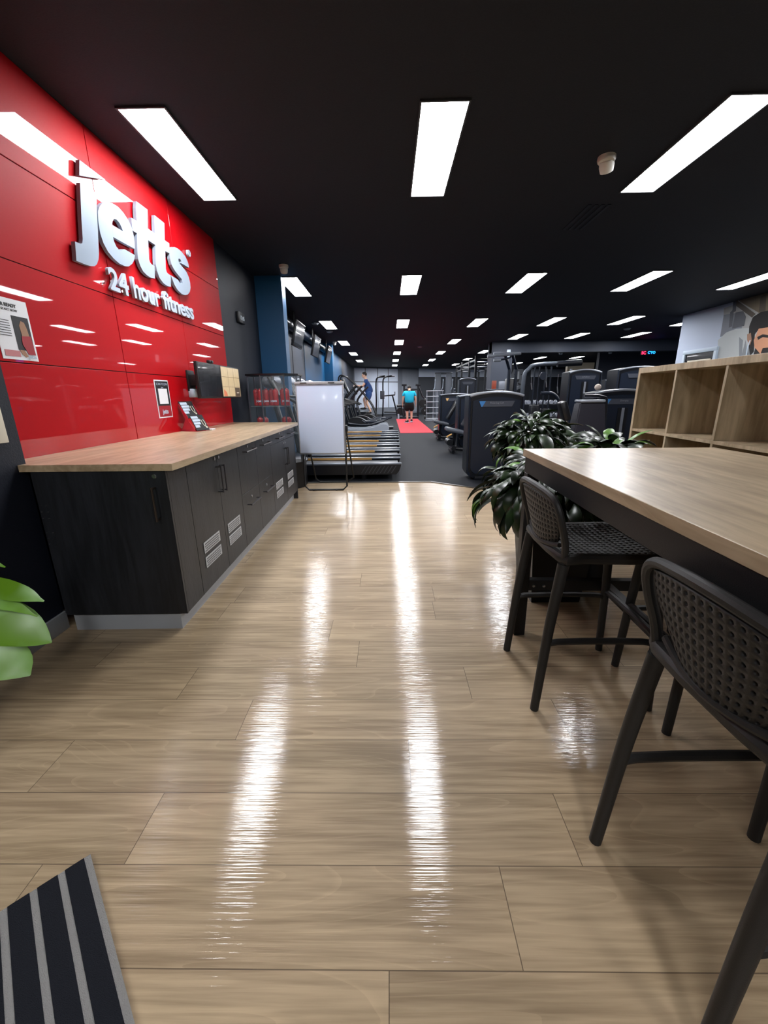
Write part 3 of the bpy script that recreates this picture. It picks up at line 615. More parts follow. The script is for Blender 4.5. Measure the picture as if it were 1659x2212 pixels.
# ================================================================== STOOLS
def perf(f, nu, nv, hr=.25, phase=False):
    b = MB(); off = [(-.5, -.5), (0, -.5), (.5, -.5), (.5, 0), (.5, .5), (0, .5), (-.5, .5), (-.5, 0)]
    for i in range(nu):
        for j in range(nv):
            cu, cv = (i+.5)/nu, (j+.5)/nv
            vs = [f(cu+a/nu, cv+c/nv) for a, c in off]
            vs += [f(cu+hr*math.cos(math.atan2(c, a))/nu, cv+hr*math.sin(math.atan2(c, a))/nv) for a, c in off]
            b._add(vs, [[k, (k+1) % 8, 8+(k+1) % 8, 8+k] for k in range(8)])
    bmesh.ops.remove_doubles(b.bm, verts=b.bm.verts, dist=.0002); return b
def make_stool(lab):
    t = thing('bar_stool', lab, 'bar stool', group='black resin stools at the high table')
    def fs(u, v):
        y = (u-.5)*2; x = -.165+.36*v; wd = .172+.018*v
        return Vector((x, y*wd, .645-.012*(1-y*y)*math.sin(PI*v)+.006*v))
    o = perf(fs, 16, 17).build('seat', M_stool, t); md = o.modifiers.new('thick', 'SOLIDIFY'); md.thickness = .007; md.offset = -1
    rim = []
    for x, y in ((-.17, .165), (-.17, -.165), (-.1, -.18), (.12, -.19), (.19, -.186), (.205, -.16), (.207, 0), (.205, .16), (.19, .186), (.12, .19), (-.1, .18)): rim.append((x, y, .632))
    b = MB(); b.tube(rim, .02, 10, 3, True); b.build('seat_rim', M_stool, t)
    def fb(u, v):
        y = (u-.5)*2; wd = .178-.05*(1-v)**2-.012*v*v*v
        return Vector((-.17-.045*v-.028*(1-y*y), y*wd, .668+.165*v+.022*v*(1-y*y)-.02*(1-v)*(1-y*y)+.012*(1-v)*y*y))
    o = perf(fb, 17, 9).build('backrest', M_stool, t); md = o.modifiers.new('thick', 'SOLIDIFY'); md.thickness = .008; md.offset = 0
    b = MB(); pp = [(-.165, -.176, .60), (-.172, -.19, .68), (-.195, -.20, .76), (-.212, -.193, .82), (-.222, -.155, .852), (-.238, -.07, .868), (-.243, 0, .872)]
    pp += [(x, -y, z) for x, y, z in pp[-2::-1]]
    b.tube(pp, .0128, 10, 4); b.build('back_frame', M_stool, t)
    b = MB(); b.tube([(-.175, -.15, .672), (-.19, -.08, .656), (-.2, 0, .65), (-.19, .08, .656), (-.175, .15, .672)], .009, 8, 3); b.build('lower_back_rail', M_stool, t)
    for s_ in (-1, 1):
        b = MB(); b.tube([(-.222, .195*s_, .0), (-.195, .186*s_, .35), (-.165, .177*s_, .61)], [.016, .0205], 12, 4); b.build('leg', M_stool, t)
        b = MB(); b.tube([(.222, .195*s_, .0), (.205, .185*s_, .35), (.185, .174*s_, .625)], [.0155, .0195], 12, 4); b.build('leg', M_stool, t)
        b = MB(); b.tube([(-.197, .187*s_, .275), (-.16, .187*s_, .298), (.16, .187*s_, .298), (.204, .187*s_, .275)], .0125, 8, 3); b.build('side_stretcher', M_stool, t)
    b = MB(); b.tube([(.205, -.186, .30), (.21, -.15, .318), (.21, .15, .318), (.205, .186, .30)], .0135, 8, 3); b.build('footrest', M_stool, t)
    return t
s0 = make_stool('black perforated stool at the far left corner of the high table'); s0.location = (.785, 1.535, 0)
dup(s0, (.79, .655, 0), .02, 'black perforated stool nearest the camera, cut off by the right edge of the photo')
dup(s0, (1.235, 1.405, 0), PI-.05, 'black perforated stool on the shelf side of the high table, far end')
dup(s0, (1.20, .55, 0), PI, 'black perforated stool on the shelf side of the high table, near end')

# ================================================================== CUBE SHELF
t = thing('cube_shelf', 'light oak cube shelf unit standing beyond the high table', 'shelf unit', (1.73, 3.0, 0), -.065)
PX = .415; NC = 4; th = .017; LS = NC*PX+th*2
b = MB(); b.box(0, .39, -LS, 0, 1.322, 1.358, .001, 1); b.build('top_board', M_oakv, t)
b = MB(); b.box(.004, .39, -LS+.01, -.01, 0, .105); b.build('base', M_oakv, t)
for y in (-.028, -LS):
    b = MB(); b.box(0, .39, y, y+.028, .105, 1.322, .001, 1); b.build('side_board', M_oakv, t)
for i in range(1, NC):
    for j in range(3):
        z0 = (.122, .537, .952)[j]; b = MB(); b.box(.004, .385, -i*PX-th/2-.012, -i*PX+th/2-.012, z0, z0+.398 if j < 2 else 1.322); b.build('divider', M_oakv, t)
for z in (.105, .52, .935):
    b = MB(); b.box(.002, .388, -LS+.028, -.028, z, z+.017); b.build('shelf_board', M_oakv, t)
b = MB(); b.box(.375, .39, -LS+.028, -.028, .122, 1.322); b.build('back_board', M_oakv, t)
b = MB()
for i in range(5): b.ball((1.92+random.uniform(-.06, .06), 2.78+random.uniform(-.1, .1), .122+.07+random.uniform(0, .1)), (.09, .1, .075), 12, 8)
tag(b.build('bag', M_black), 'crumpled black bag in the lowest far cube of the shelf', 'bag')
b = MB(); b.M = Matrix.Translation((1.88, 2.36, .123)); b.box(-.1, .1, -.13, .13, 0, .16, .03); b.ball((0, 0, .16), (.09, .12, .06)); tag(b.build('bag', M_silver), 'grey folded bag in a low cube of the shelf', 'bag')
b = MB(); b.M = Matrix.Translation((1.80, 1.68, .9525)) @ Matrix.Rotation(-.065, 4, 'Z'); b.box(-.1, .1, -.14, .14, 0, .006, .001, 1); tag(b.build('paper_sheets', M_paper), 'white papers lying on the middle shelf of the cube shelf', 'paper')

# ================================================================== PLANTS
def leaf(b, base, az, el, L, W, droop, pet=.3, twist=0):
    p_ = Vector(base); n_ = 9; d = Vector((math.cos(az), math.sin(az), 0)); e = el; c = []
    for i in range(n_+1):
        t_ = i/n_; dirv = d*math.cos(e)+Vector((0, 0, math.sin(e)))
        c.append((p_.copy(), dirv.copy(), t_)); p_ += dirv*(L/n_); e -= droop/n_*(1.6 if t_ > .3 else .5)
    side0 = Vector((-math.sin(az), math.cos(az), 0)); vs = []
    for q, dv, t_ in c:
        s_ = (t_-pet)/(1-pet); wd = .004 if s_ <= 0 else max(.0015, W*.5*(math.sin(PI*min(1, s_**.75))**.8)+.001)
        sd = (side0*math.cos(twist)+side0.cross(dv)*math.sin(twist)).normalized(); up = dv.cross(sd) * -1
        vs += [q-sd*wd+up*wd*.28, q, q+sd*wd+up*wd*.28]
    b._add(vs, [[i*3+k, i*3+k+1, (i+1)*3+k+1, (i+1)*3+k] for i in range(n_) for k in range(2)])
def pot_plant(lab, x, y, h, rb, rt, n_, reach, zc, seed, elr=(.2, 1.2), drp=(1.2, 2.2), W=(.045, .075), green=.0, azr=(0, 2*PI), square=False, dome=None):
    rnd = random.Random(seed); t = thing('potted_plant', lab, 'plant', (x, y, 0), 0)
    b = MB(); b.lathe([(rb, 0), (rt, h-.02), (rt+.008, h-.015), (rt+.008, h), (rt-.012, h), (rt-.014, h-.04)], seg=4 if square else 28)
    if square: b.bm.transform(Matrix.Rotation(PI/4, 4, 'Z'))
    b.build('pot', M_black, t, smooth=not square)
    b = MB(); b.lathe([(.001, h-.05), (rt*.66 if square else rt-.016, h-.05)], seg=24); b.build('soil', mat('potting soil', (40, 30, 22), .9), t)
    b = MB(); g = MB()
    for i in range(n_):
        az = rnd.uniform(*azr); el = rnd.uniform(*elr); L = reach*rnd.uniform(.65, 1.1); q = b if rnd.random() > green else g
        rr = rnd.uniform(0, rt*.5); bz = h-.05+rnd.uniform(0, zc)
        if dome:
            Rd, hz, sq, dx = dome; ph = math.asin(rnd.uniform(-.35, 1)); k_ = Rd*rnd.uniform(.35, .8)
            leaf(q, (dx+k_*math.cos(ph)*math.cos(az), k_*math.cos(ph)*math.sin(az), hz+k_*math.sin(ph)*sq), az+rnd.uniform(-.5, .5), ph*.75-rnd.uniform(.1, .7), L, rnd.uniform(*W), rnd.uniform(*drp), .08, rnd.uniform(-.7, .7)); continue
        leaf(q, (rr*math.cos(az), rr*math.sin(az), bz), az+rnd.uniform(-.3, .3), el, L, rnd.uniform(*W), rnd.uniform(*drp), .3, rnd.uniform(-.5, .5))
    if dome:
        for i in range(40): az = rnd.uniform(0, 2*PI); k_ = dome[0]*rnd.uniform(.2, .6); b.tube([(rt*.3*math.cos(az), rt*.3*math.sin(az), h-.06), (dome[3]*.6+k_*.6*math.cos(az), k_*.6*math.sin(az), (h+dome[1])/2), (dome[3]+k_*math.cos(az), k_*math.sin(az), dome[1])], .003, 4)
    b.build('foliage', M_leaf, t)
    if green: g.build('young_leaves', M_leafb, t, 'bright green young leaves')
    else: g.bm.free()
    return t
pot_plant('large peace lily in a black tapered pot under the far corner of the high table', .98, 2.34, .56, .2, .27, 330, .25, .08, 5, (.1, 1.1), (.8, 2.0), (.045, .07), .05, square=True, dome=(.44, .66, .55, -.03))
pot_plant('tall bushy peace lily behind the table corner, in front of the nearest weight machine', 1.13, 2.95, .62, .14, .18, 460, .17, .34, 11, (-.2, 1.35), (.7, 1.9), (.032, .05), .06, dome=(.29, .86, .8, -.12))
pot_plant('low green leafy plant between the table end and the cube shelf', 1.33, 2.5, .82, .10, .13, 90, .26, .08, 23, (.5, 1.3), (.9, 1.8), (.06, .09), .5)
t = thing('potted_plant', 'broad-leaved green plant reaching in at the left edge of the photo', 'plant', (-1.5, 1.0, 0))
b = MB(); b.lathe([(.11, 0), (.15, .36), (.16, .37), (.16, .4), (.14, .4), (.14, .36)], seg=28); b.build('pot', M_black, t)
b = MB(); b.lathe([(.001, .36), (.138, .36)]); b.build('soil', mat('potting soil', (40, 30, 22), .9), t)
def pathleaf(b, P, W, tilt=.3, tip=.5):
    P = catmull(P, 5); N = len(P); vs = []
    for i, q in enumerate(P):
        t_ = i/(N-1); a = P[max(0, i-1)]; c = P[min(N-1, i+1)]; dv = (c-a).normalized(); sd = dv.cross(Vector((0, 0, 1))).normalized()
        sd = (sd*math.cos(tilt)+sd.cross(dv)*math.sin(tilt)); up = sd.cross(dv)
        wd = max(.002, W*.5*math.sin(PI*min(1, max(0, (t_-.12)/.88)**1.3))**tip if t_ > .12 else .004)
        vs += [q-sd*wd+up*wd*.2, q, q+sd*wd+up*wd*.2]
    b._add(vs, [[i*3+k, i*3+k+1, (i+1)*3+k+1, (i+1)*3+k] for i in range(N-1) for k in range(2)])
b = MB(); O = Vector((-1.5, 1.0, 0))
for P_, W_, tl, tp in (([(-1.5, 1.0, .38), (-1.35, 1.02, .64), (-1.15, 1.02, .70), (-1.02, 1.0, .69), (-.955, 1.0, .665)], .055, -.75, 1.0),
                   ([(-1.5, 1.0, .38), (-1.36, .99, .58), (-1.18, 1.0, .66), (-1.06, 1.0, .655), (-.985, 1.0, .618)], .04, -.6, 1.2),
                   ([(-1.5, 1.0, .38), (-1.36, 1.0, .55), (-1.2, 1.0, .62), (-1.06, 1.0, .59), (-.965, 1.0, .535)], .13, -.8, .8),
                   ([(-1.5, 1.0, .38), (-1.35, 1.0, .5), (-1.2, 1.0, .52), (-1.1, 1.0, .47), (-1.055, 1.0, .425)], .12, -.8, .9),
                   ([(-1.5, 1.0, .38), (-1.42, 1.05, .6), (-1.34, 1.1, .74), (-1.24, 1.12, .75), (-1.16, 1.12, .715)], .04, -.5, .9),
                   ([(-1.5, 1.0, .38), (-1.6, 1.05, .7), (-1.55, 1.12, .9), (-1.4, 1.15, .95)], .11, .4, .5),
                   ([(-1.5, 1.0, .38), (-1.55, .9, .6), (-1.6, .75, .7), (-1.55, .6, .62)], .11, .4, .5)):
    pathleaf(b, [Vector(q)-O for q in P_], W_, tl, tp)
b.build('foliage', leafmat('bright broad leaves', (96, 138, 26), (136, 176, 104), 8), t)

# ================================================================== STRIPED MAT
t = thing('door_mat', 'dark navy door mat with pale stripes at the bottom left of the photo', 'mat', (-.82, .80, 0), math.radians(-45))
M_mat1 = mat('navy mat pile', (18, 22, 34), .95, bump=1, bscale=500); M_mat2 = mat('pale mat pile', (176, 174, 170), .95, bump=1, bscale=500)
b = MB(); b.box(0, .75, -1.0, -.003, 0, .007, .002, 1); b.build('backing', mat('mat rubber edge', (120, 112, 104), .7), t)
b = MB(); x = .003
for i in range(17):
    y1 = -.017-.0565*i; b.mi = 0; b.box(.002, .75, y1-.0415, y1, .007, .0135)
    b.mi = 1; b.box(.002, .75, y1, y1+.0145, .007, .0125)
b.build('pile', [M_mat1, M_mat2], t, smooth=False)

# ================================================================== TREADMILLS
M_tread = mat('treadmill grey shell', (92, 98, 108), .3, metal=.2); M_belt = mat('running belt', (62, 66, 72), .35, bump=.2, bscale=400)
def make_treadmill(lab):
    t = thing('treadmill', lab, 'treadmill', group='row of treadmills')
    b = MB()
    side = [(-.95, .08), (.90, .08), (.94, .13), (.965, .2), (.965, .225), (-.5, .235), (-.75, .30), (-.98, .26), (-1.0, .15)]
    for y0, y1 in ((-.33, -.295), (.295, .33)): b.prism(side, 'y', y0, y1)
    b.box(-.95, .90, -.295, .295, .09, .17); b.build('deck', M_gymd, t)
    b = MB(); b.box(-.7, .93, -.235, .235, .17, .208, .012); b.build('running_belt', M_belt, t)
    for y0, y1 in ((-.335, -.235), (.235, .335)):
        b = MB(); b.box(-.55, .975, y0, y1, .222, .246, .01); b.build('side_rail', M_tread, t)
    b = MB(); b.box(-.5, .52, .236, .242, .2465, .2480); b.box(-.5, .52, .2325, .2345, .214, .243); b.build('accent_strip', M_tan, t)
    b = MB()
    for i in range(9):
        x = .38+i*.055; b.prism([(x, .10), (x+.012, .10), (x+.082, .205), (x+.07, .205)], 'y', -.334, -.33)
    b.build('vent_ribs', mat('rib grey', (52, 56, 64), .4), t)
    b = MB(); b.prism([(-1.0, .17), (-.98, .30), (-.86, .36), (-.66, .33), (-.50, .235), (-.5, .2), (-.98, .15)], 'y', -.30, .30); b.build('motor_hood', M_gym, t)
    for s in (-1, 1):
        b = MB(); b.tube([(-.62, .34*s, .2), (-.70, .35*s, .7), (-.80, .33*s, 1.15), (-.80, .25*s, 1.22)], [.05, .035], 10, 4); b.build('upright', M_gymd, t)
        b = MB(); b.tube([(-.78, .3*s, 1.2), (-.62, .34*s, 1.18), (-.40, .35*s, 1.06), (-.1, .35*s, 1.0)], .02, 8, 5); b.build('handrail', M_black, t)
        b = MB(); b.cyl((.42, .28*s, 0), (.42, .28*s, .085), .035, .05); b.build('rear_foot', M_black, t)
        b = MB(); b.cyl((-.85, .26*s, 0), (-.85, .26*s, .1), .035); b.build('front_wheel', M_black, t)
    b = MB(); b.M = Matrix.Translation((-.80, 0, 1.33)) @ Matrix.Rotation(math.radians(-24), 4, 'Y'); b.box(-.03, .02, -.33, .33, -.15, .17, .02); b.build('console', M_black, t)
    b = MB(); b.M = Matrix.Translation((-.80, 0, 1.33)) @ Matrix.Rotation(math.radians(-24), 4, 'Y'); b.box(.02, .024, -.24, .24, -.1, .13); b.build('screen', M_blacks, t)
    b = MB(); b.M = Matrix.Translation((-.84, 0, 1.33)) @ Matrix.Rotation(math.radians(-24), 4, 'Y'); b.ball((-.03, 0, .10), (.12, .31, .11), 16, 10); b.build('console_shell', M_silver, t)
    return t
YT = [6.225, 7.13, 8.0, 8.87, 10.12, 11.2]
t0 = make_treadmill('grey treadmill nearest the camera, behind the white flip board'); t0.location = (-.80, YT[0], 0)
for i in range(1, 6):
    dup(t0, (-.80+.015*i, YT[i], 0), 0, 'grey treadmill, %s in the row counted from the flip board' % ORD[i])
# hanging screens
M_scr = mat('grey reflecting screen', (60, 64, 72), .12, coat=.6)
for i, y in enumerate((9.3, 11.45, 13.75)):
    t = thing('hanging_screen', 'flat black screen hung above the treadmills, %s from the camera' % ORD[i], 'television', (-1.9, y, 2.44), 0, 'screens above the treadmills')
    b = MB(); b.M = Matrix.Rotation(math.radians(14), 4, 'Y'); b.box(-.03, .02, -.42, .42, -.25, .25, .008); b.build('case', M_black, t)
    b = MB(); b.M = Matrix.Rotation(math.radians(14), 4, 'Y'); b.box(.0205, .023, -.40, .40, -.23, .23); b.build('screen', M_scr, t)
    b = MB(); b.tube([(-.06, -.1, .44), (-.06, -.1, .1), (-.045, -.1, -.05)], .018, 8); b.box(-.07, -.03, -.14, -.06, -.08, .04, .004); b.build('ceiling_bracket', M_steelb, t)
b = MB(); b.tube([(-2.09, 6.85, 2.64), (-2.09, 14.6, 2.64)], .095, 16); tag(b.build('air_duct', M_gym), 'dark round air duct along the left wall behind the hanging screens', 'duct')

# ================================================================== FAR CARDIO MACHINES
t = thing('curved_treadmill', 'light grey treadmill with raised curved end beyond the treadmill row', 'treadmill', (-.62, 12.25, 0))
b = MB(); pr_ = [(-.9, .06), (.45, .06), (.58, .12), (.62, .28), (.56, .40), (.44, .41), (.2, .32), (-.1, .27), (-.5, .27), (-.9, .34)]
for y0, y1 in ((-.38, -.3), (.3, .38)): b.prism(smooth_poly(pr_, 80), 'y', y0, y1)
b.build('side_cover', mat('pale grey shell', (150, 156, 166), .35), t)
b = MB(); b.prism([(-.88, .28), (-.5, .21), (-.1, .21), (.2, .26), (.5, .34), (.5, .2), (-.88, .2)], 'y', -.3, .3); b.build('belt', M_belt, t)
b = MB(); b.prism([(-.9, 0), (.5, 0), (.5, .06), (-.9, .06)], 'y', -.3, .3); b.build('base', M_black, t)
b = MB()
for s in (-1, 1): b.tube([(-.7, .34*s, .3), (-.78, .34*s, 1.0), (-.6, .34*s, 1.08), (-.2, .34*s, .95)], .022, 8, 4)
b.build('handrail', M_black, t)
def make_elliptical(lab):
    t = thing('elliptical_trainer', lab, 'exercise machine', group='elliptical trainers')
    b = MB(); pf = [(.42*math.cos(a)*1.05-.05, .08+.46*math.sin(a)) for a in [PI*i/14 for i in range(15)]]; b.prism(pf, 'y', -.13, .13); b.build('drive_cover', M_black, t)
    for r_ in (.34, .40):
        b = MB(); b.tube([(.02+r_*math.cos(a), -.135, .12+r_*math.sin(a)) for a in [PI*(.02+.36*i/8) for i in range(9)]], .009, 6); b.build('arc_stripe', M_silver, t)
    text('maker_name', 'MATRIX', .07, FY((-.05, -.132, .2)), M_silver, t, .002)
    b = MB(); b.box(-.8, .9, -.24, .24, .02, .08, .01); b.build('base_frame', M_gymd, t)
    for s in (-1, 1):
        b = MB(); b.tube([(-.3, .2*s, .35), (.3, .22*s, .3), (.85, .22*s, .42)], .03, 8, 3); b.box(.25, .62, .14*s-.06, .14*s+.08, .36, .42, .02); b.build('pedal_arm', M_gym, t)
        b = MB(); b.tube([(-.28, .27*s, .4), (-.42, .28*s, .95), (-.2, .28*s, 1.3), (.0, .26*s, 1.5)], .019, 8, 4); b.build('moving_handle', M_black, t)
    b = MB(); b.tube([(-.45, 0, .3), (-.58, 0, 1.0), (-.5, 0, 1.25)], .05, 10, 3); b.build('mast', M_gymd, t)
    b = MB(); b.M = Matrix.Translation((-.48, 0, 1.36)) @ Matrix.Rotation(math.radians(-25), 4, 'Y'); b.box(-.04, .03, -.2, .2, -.14, .16, .03); b.build('console', M_black, t)
    b = MB(); b.M = Matrix.Translation((-.48, 0, 1.36)) @ Matrix.Rotation(math.radians(-25), 4, 'Y'); b.box(.031, .034, -.15, .15, -.1, .12); b.build('screen', M_silver, t)
    return t
e0 = make_elliptical('black elliptical trainer with half-round drive cover, nearest of the three'); e0.location = (-1.0, 13.3, 0)
dup(e0, (-.9, 14.3, 0), 0, 'black elliptical trainer, middle of the three')
dup(e0, (-.75, 15.4, 0), 0, 'black elliptical trainer, farthest of the three and closest to the aisle')

# stair climber with the person in blue
t = thing('stair_climber', 'black stair climbing machine with tall curved rails near the back left', 'exercise machine', (-1.15, 16.5, 0))
b = MB(); b.prism([(-.55, 0), (.75, 0), (.75, .22), (.5, .22), (.5, .40), (.25, .40), (.25, .58), (-.1, .58), (-.1, .75), (-.55, .75)], 'y', -.28, .28); b.build('stair_body', M_gymd, t)
for i, (x, z) in enumerate(((.5, .225), (.25, .405), (-.1, .585))):
    b = MB(); b.box(x, x+.27, -.26, .26, z, z+.02, .004); b.build('step', M_silver, t)
for s in (-1, 1):
    b = MB(); b.tube([(.7, .33*s, .3), (.45, .34*s, .9), (-.1, .34*s, 1.55), (-.5, .34*s, 1.9), (-.75, .3*s, 1.85), (-.72, .3*s, 1.2), (-.5, .3*s, .7)], .028, 8, 5); b.build('hand_rail', M_black, t)
b = MB(); b.M = Matrix.Translation((-.55, 0, 1.62)) @ Matrix.Rotation(math.radians(-22), 4, 'Y'); b.box(-.05, .04, -.26, .26, -.2, .22, .04); b.build('console', M_black, t)
b = MB(); b.M = Matrix.Translation((-.58, 0, 1.62)) @ Matrix.Rotation(math.radians(-22), 4, 'Y'); b.box(-.075, -.05, -.2, .2, -.15, .18, .02); b.build('console_back', M_tan, t)

def skinned(name, J, E, R, m, parent, sub=2, root=0):
    me = bpy.data.meshes.new(name); ks = list(J); me.from_pydata([J[k] for k in ks], [(ks.index(a), ks.index(c)) for a, c in E], []); me.materials.append(m)
    o = bpy.data.objects.new(name, me); COL.objects.link(o); o.parent = parent
    me.skin_vertices or bpy.context
    md = o.modifiers.new('skin', 'SKIN'); md.use_smooth_shade = True
    if not me.skin_vertices:
        me.attributes.new
    sv = me.skin_vertices[0].data if me.skin_vertices else None
    if sv is not None:
        for i, k in enumerate(ks):
            r_ = R[k]; sv[i].radius = r_ if isinstance(r_, tuple) else (r_, r_)
            sv[i].use_root = (i == root)
    sd = o.modifiers.new('sub', 'SUBSURF'); sd.levels = sub; sd.render_levels = sub
    return o
def add_hand(J, E, R, key, wrist, d, side, k=1.0):
    """palm, four fingers and thumb hanging from the wrist along d"""
    w_, d = Vector(wrist), Vector(d).normalized(); sd = Vector(side).normalized()
    pm = w_+d*.05*k; J[key+'palm'] = tuple(pm); R[key+'palm'] = (.026*k, .016*k); E.append((key, key+'palm'))
    for i, (o_, l_) in enumerate(((-.026, .062), (-.009, .072), (.009, .068), (.025, .052))):
        a = pm+sd*o_*k+d*.03*k; c = a+d*l_*.55*k; e = c+(d*.7-sd.cross(d)*.5)*l_*.5*k
        for j, q in enumerate((a, c, e)): J['%sf%d%d' % (key, i, j)] = tuple(q); R['%sf%d%d' % (key, i, j)] = (.0085*k, .008*k)
        E += [(key+'palm', '%sf%d0' % (key, i)), ('%sf%d0' % (key, i), '%sf%d1' % (key, i)), ('%sf%d1' % (key, i), '%sf%d2' % (key, i))]
    a = pm-sd*.036*k-d*.005*k; c = a-sd*.016*k+d*.03*k
    J[key+'t0'] = tuple(a); J[key+'t1'] = tuple(c); R[key+'t0'] = (.01*k, .01*k); R[key+'t1'] = (.008*k, .008*k); E += [(key+'palm', key+'t0'), (key+'t0', key+'t1')]
def headmesh(b, c, face, k=1.0):
    """head with nose, ears, brow and chin; face = unit direction it looks"""
    f = Vector(face).normalized(); s_ = f.cross(Vector((0, 0, 1))).normalized(); u_ = s_.cross(f); M = Matrix((tuple(s_)+(0,), tuple(f)+(0,), tuple(u_)+(0,), (0, 0, 0, 1))).transposed().to_3x3().to_4x4()
    b.M = Matrix.Translation(c) @ M
    b.ball((0, 0, .015*k), (.075*k, .092*k, .1*k), 18, 14); b.ball((0, .028*k, -.05*k), (.055*k, .06*k, .06*k), 14, 10)
    b.ball((0, .092*k, -.012*k), (.013*k, .02*k, .024*k), 8, 6)
    for s in (-1, 1): b.ball((s*.077*k, -.005*k, -.005*k), (.011*k, .022*k, .03*k), 8, 6); b.ball((s*.03*k, .079*k, .012*k), (.012*k, .008*k, .007*k), 8, 6)
    b.ball((0, .083*k, -.058*k), (.024*k, .01*k, .008*k), 8, 6)
    b.tube([(0, -.01*k, -.05*k), (0, -.035*k, -.15*k)], [.05*k, .056*k], 12)
def hairmesh(b, c, face, k=1.0, big=1.0):
    f = Vector(face).normalized(); s_ = f.cross(Vector((0, 0, 1))).normalized(); u_ = s_.cross(f); M = Matrix((tuple(s_)+(0,), tuple(f)+(0,), tuple(u_)+(0,), (0, 0, 0, 1))).transposed().to_3x3().to_4x4()
    b.M = Matrix.Translation(c) @ M; b.ball((0, -.016*k, .034*k), (.083*k*big, .09*k*big, .092*k*big), 18, 12); b.ball((0, .02*k, .075*k), (.062*k, .06*k, .045*k), 12, 8)

def eye_mesh(): pass
# person in the cyan T-shirt, seen from behind
t = thing('person', 'person in cyan T-shirt and black shorts, head bowed, walking on the red mat', 'person', (.88, 18.35, .028))
J = dict(pel=(0, 0, .80), abd=(0, .0, 1.0), chest=(0, .01, 1.2), neck=(0, .02, 1.33),
    shl=(-.19, .0, 1.27), ell=(-.27, -.02, 1.02), wrl=(-.29, .03, .80), shr=(.19, .0, 1.27), elr=(.27, -.03, 1.02), wrr=(.28, .02, .79),
    hil=(-.1, 0, .78), knl=(-.09, .02, .44), anl=(-.08, -.04, .085), tol=(-.13, .10, .035), hir=(.1, 0, .78), knr=(.10, .05, .45), anr=(.10, -.02, .13), tor=(.11, .10, .05))
R = dict(pel=(.12, .10), abd=(.12, .10), chest=(.15, .11), neck=(.06, .06), shl=.062, ell=.045, wrl=.03, shr=.062, elr=.045, wrr=.03, hil=.1, knl=.062, anl=.042, tol=.03, hir=.1, knr=.062, anr=.042, tor=.03)
E_ = [('pel', 'abd'), ('abd', 'chest'), ('chest', 'neck'), ('chest', 'shl'), ('shl', 'ell'), ('ell', 'wrl'), ('chest', 'shr'), ('shr', 'elr'), ('elr', 'wrr'), ('pel', 'hil'), ('hil', 'knl'), ('knl', 'anl'), ('anl', 'tol'), ('pel', 'hir'), ('hir', 'knr'), ('knr', 'anr'), ('anr', 'tor')]
add_hand(J, E_, R, 'wrl', J['wrl'], (-.02, .1, -1), (0, 1, 0)); add_hand(J, E_, R, 'wrr', J['wrr'], (0, .1, -1), (0, 1, 0))
skinned('body', J, E_, R, M_skin, t)
b = MB(); headmesh(b, (0, .05, 1.44), (0, .85, -.45)); b.build('head', M_skin, t)
b = MB(); hairmesh(b, (0, .05, 1.44), (0, .85, -.45)); b.build('hair', M_hair, t)
Js = dict(hem=(0, 0, .79), ab=(0, 0, .98), ch=(0, .0, 1.19), nk=(0, .01, 1.315), sl=(-.2, 0, 1.26), cl_=(-.265, -.01, 1.10), sr=(.2, 0, 1.26), cr=(.265, -.01, 1.10))
skinned('tshirt', Js, [('hem', 'ab'), ('ab', 'ch'), ('ch', 'nk'), ('ch', 'sl'), ('sl', 'cl_'), ('ch', 'sr'), ('sr', 'cr')], dict(hem=(.235, .19), ab=(.215, .175), ch=(.225, .165), nk=(.085, .075), sl=.082, cl_=.078, sr=.082, cr=.078), mat('cyan cotton', (20, 178, 212), .8, bump=.3, bscale=30), t)
Js = dict(w=(0, 0, .92), w2=(0, 0, .78), a=(-.1, 0, .68), a2=(-.105, .01, .46), c=(.1, 0, .68), c2=(.11, .03, .46))
skinned('shorts', Js, [('w', 'w2'), ('w2', 'a'), ('a', 'a2'), ('w2', 'c'), ('c', 'c2')], dict(w=(.19, .15), w2=(.2, .16), a=(.13, .14), a2=(.13, .135), c=(.13, .14), c2=(.13, .135)), mat('black cotton', (10, 10, 12), .85), t)
for nm, (x, y, z, rz_) in (('shoe', (-.10, .03, 0, .5)), ('shoe', (.105, .05, .03, -.1))):
    b = MB(); b.M = Matrix.Translation((x, y, z)) @ Matrix.Rotation(rz_, 4, 'Z'); b.ball((0, .0, .05), (.052, .135, .045), 14, 8); b.ball((0, -.07, .075), (.045, .05, .045), 12, 8); o = b.build(nm, M_black, t)
    b = MB(); b.M = Matrix.Translation((x, y, z)) @ Matrix.Rotation(rz_, 4, 'Z'); b.box(-.05, .05, -.135, .135, -.02, .022, .01); b.build('sole', M_white, o)
# person in navy on the stair climber, side on
t = thing('person', 'person in dark blue T-shirt and shorts, side on, standing on the stair climber', 'person', (-.79, 16.5, .50))
J = dict(pel=(.02, 0, .80), abd=(-.0, 0, .97), chest=(-.06, 0, 1.17), neck=(-.12, 0, 1.31),
    shl=(-.07, -.17, 1.24), ell=(-.22, -.2, 1.03), wrl=(-.44, -.18, 1.06), shr=(-.07, .17, 1.24), elr=(-.22, .2, 1.03), wrr=(-.44, .18, 1.06),
    hil=(.03, -.09, .76), knl=(-.08, -.1, .42), anl=(.08, -.1, .08), tol=(-.06, -.1, .03), hir=(.03, .09, .76), knr=(-.2, .1, .56), anr=(-.13, .1, .22), tor=(-.27, .1, .19))
R2 = dict(pel=(.09, .11), abd=(.08, .10), chest=(.10, .13), neck=.055, shl=.055, ell=.038, wrl=.026, shr=.055, elr=.038, wrr=.026, hil=.085, knl=.055, anl=.038, tol=.028, hir=.085, knr=.055, anr=.038, tor=.028)
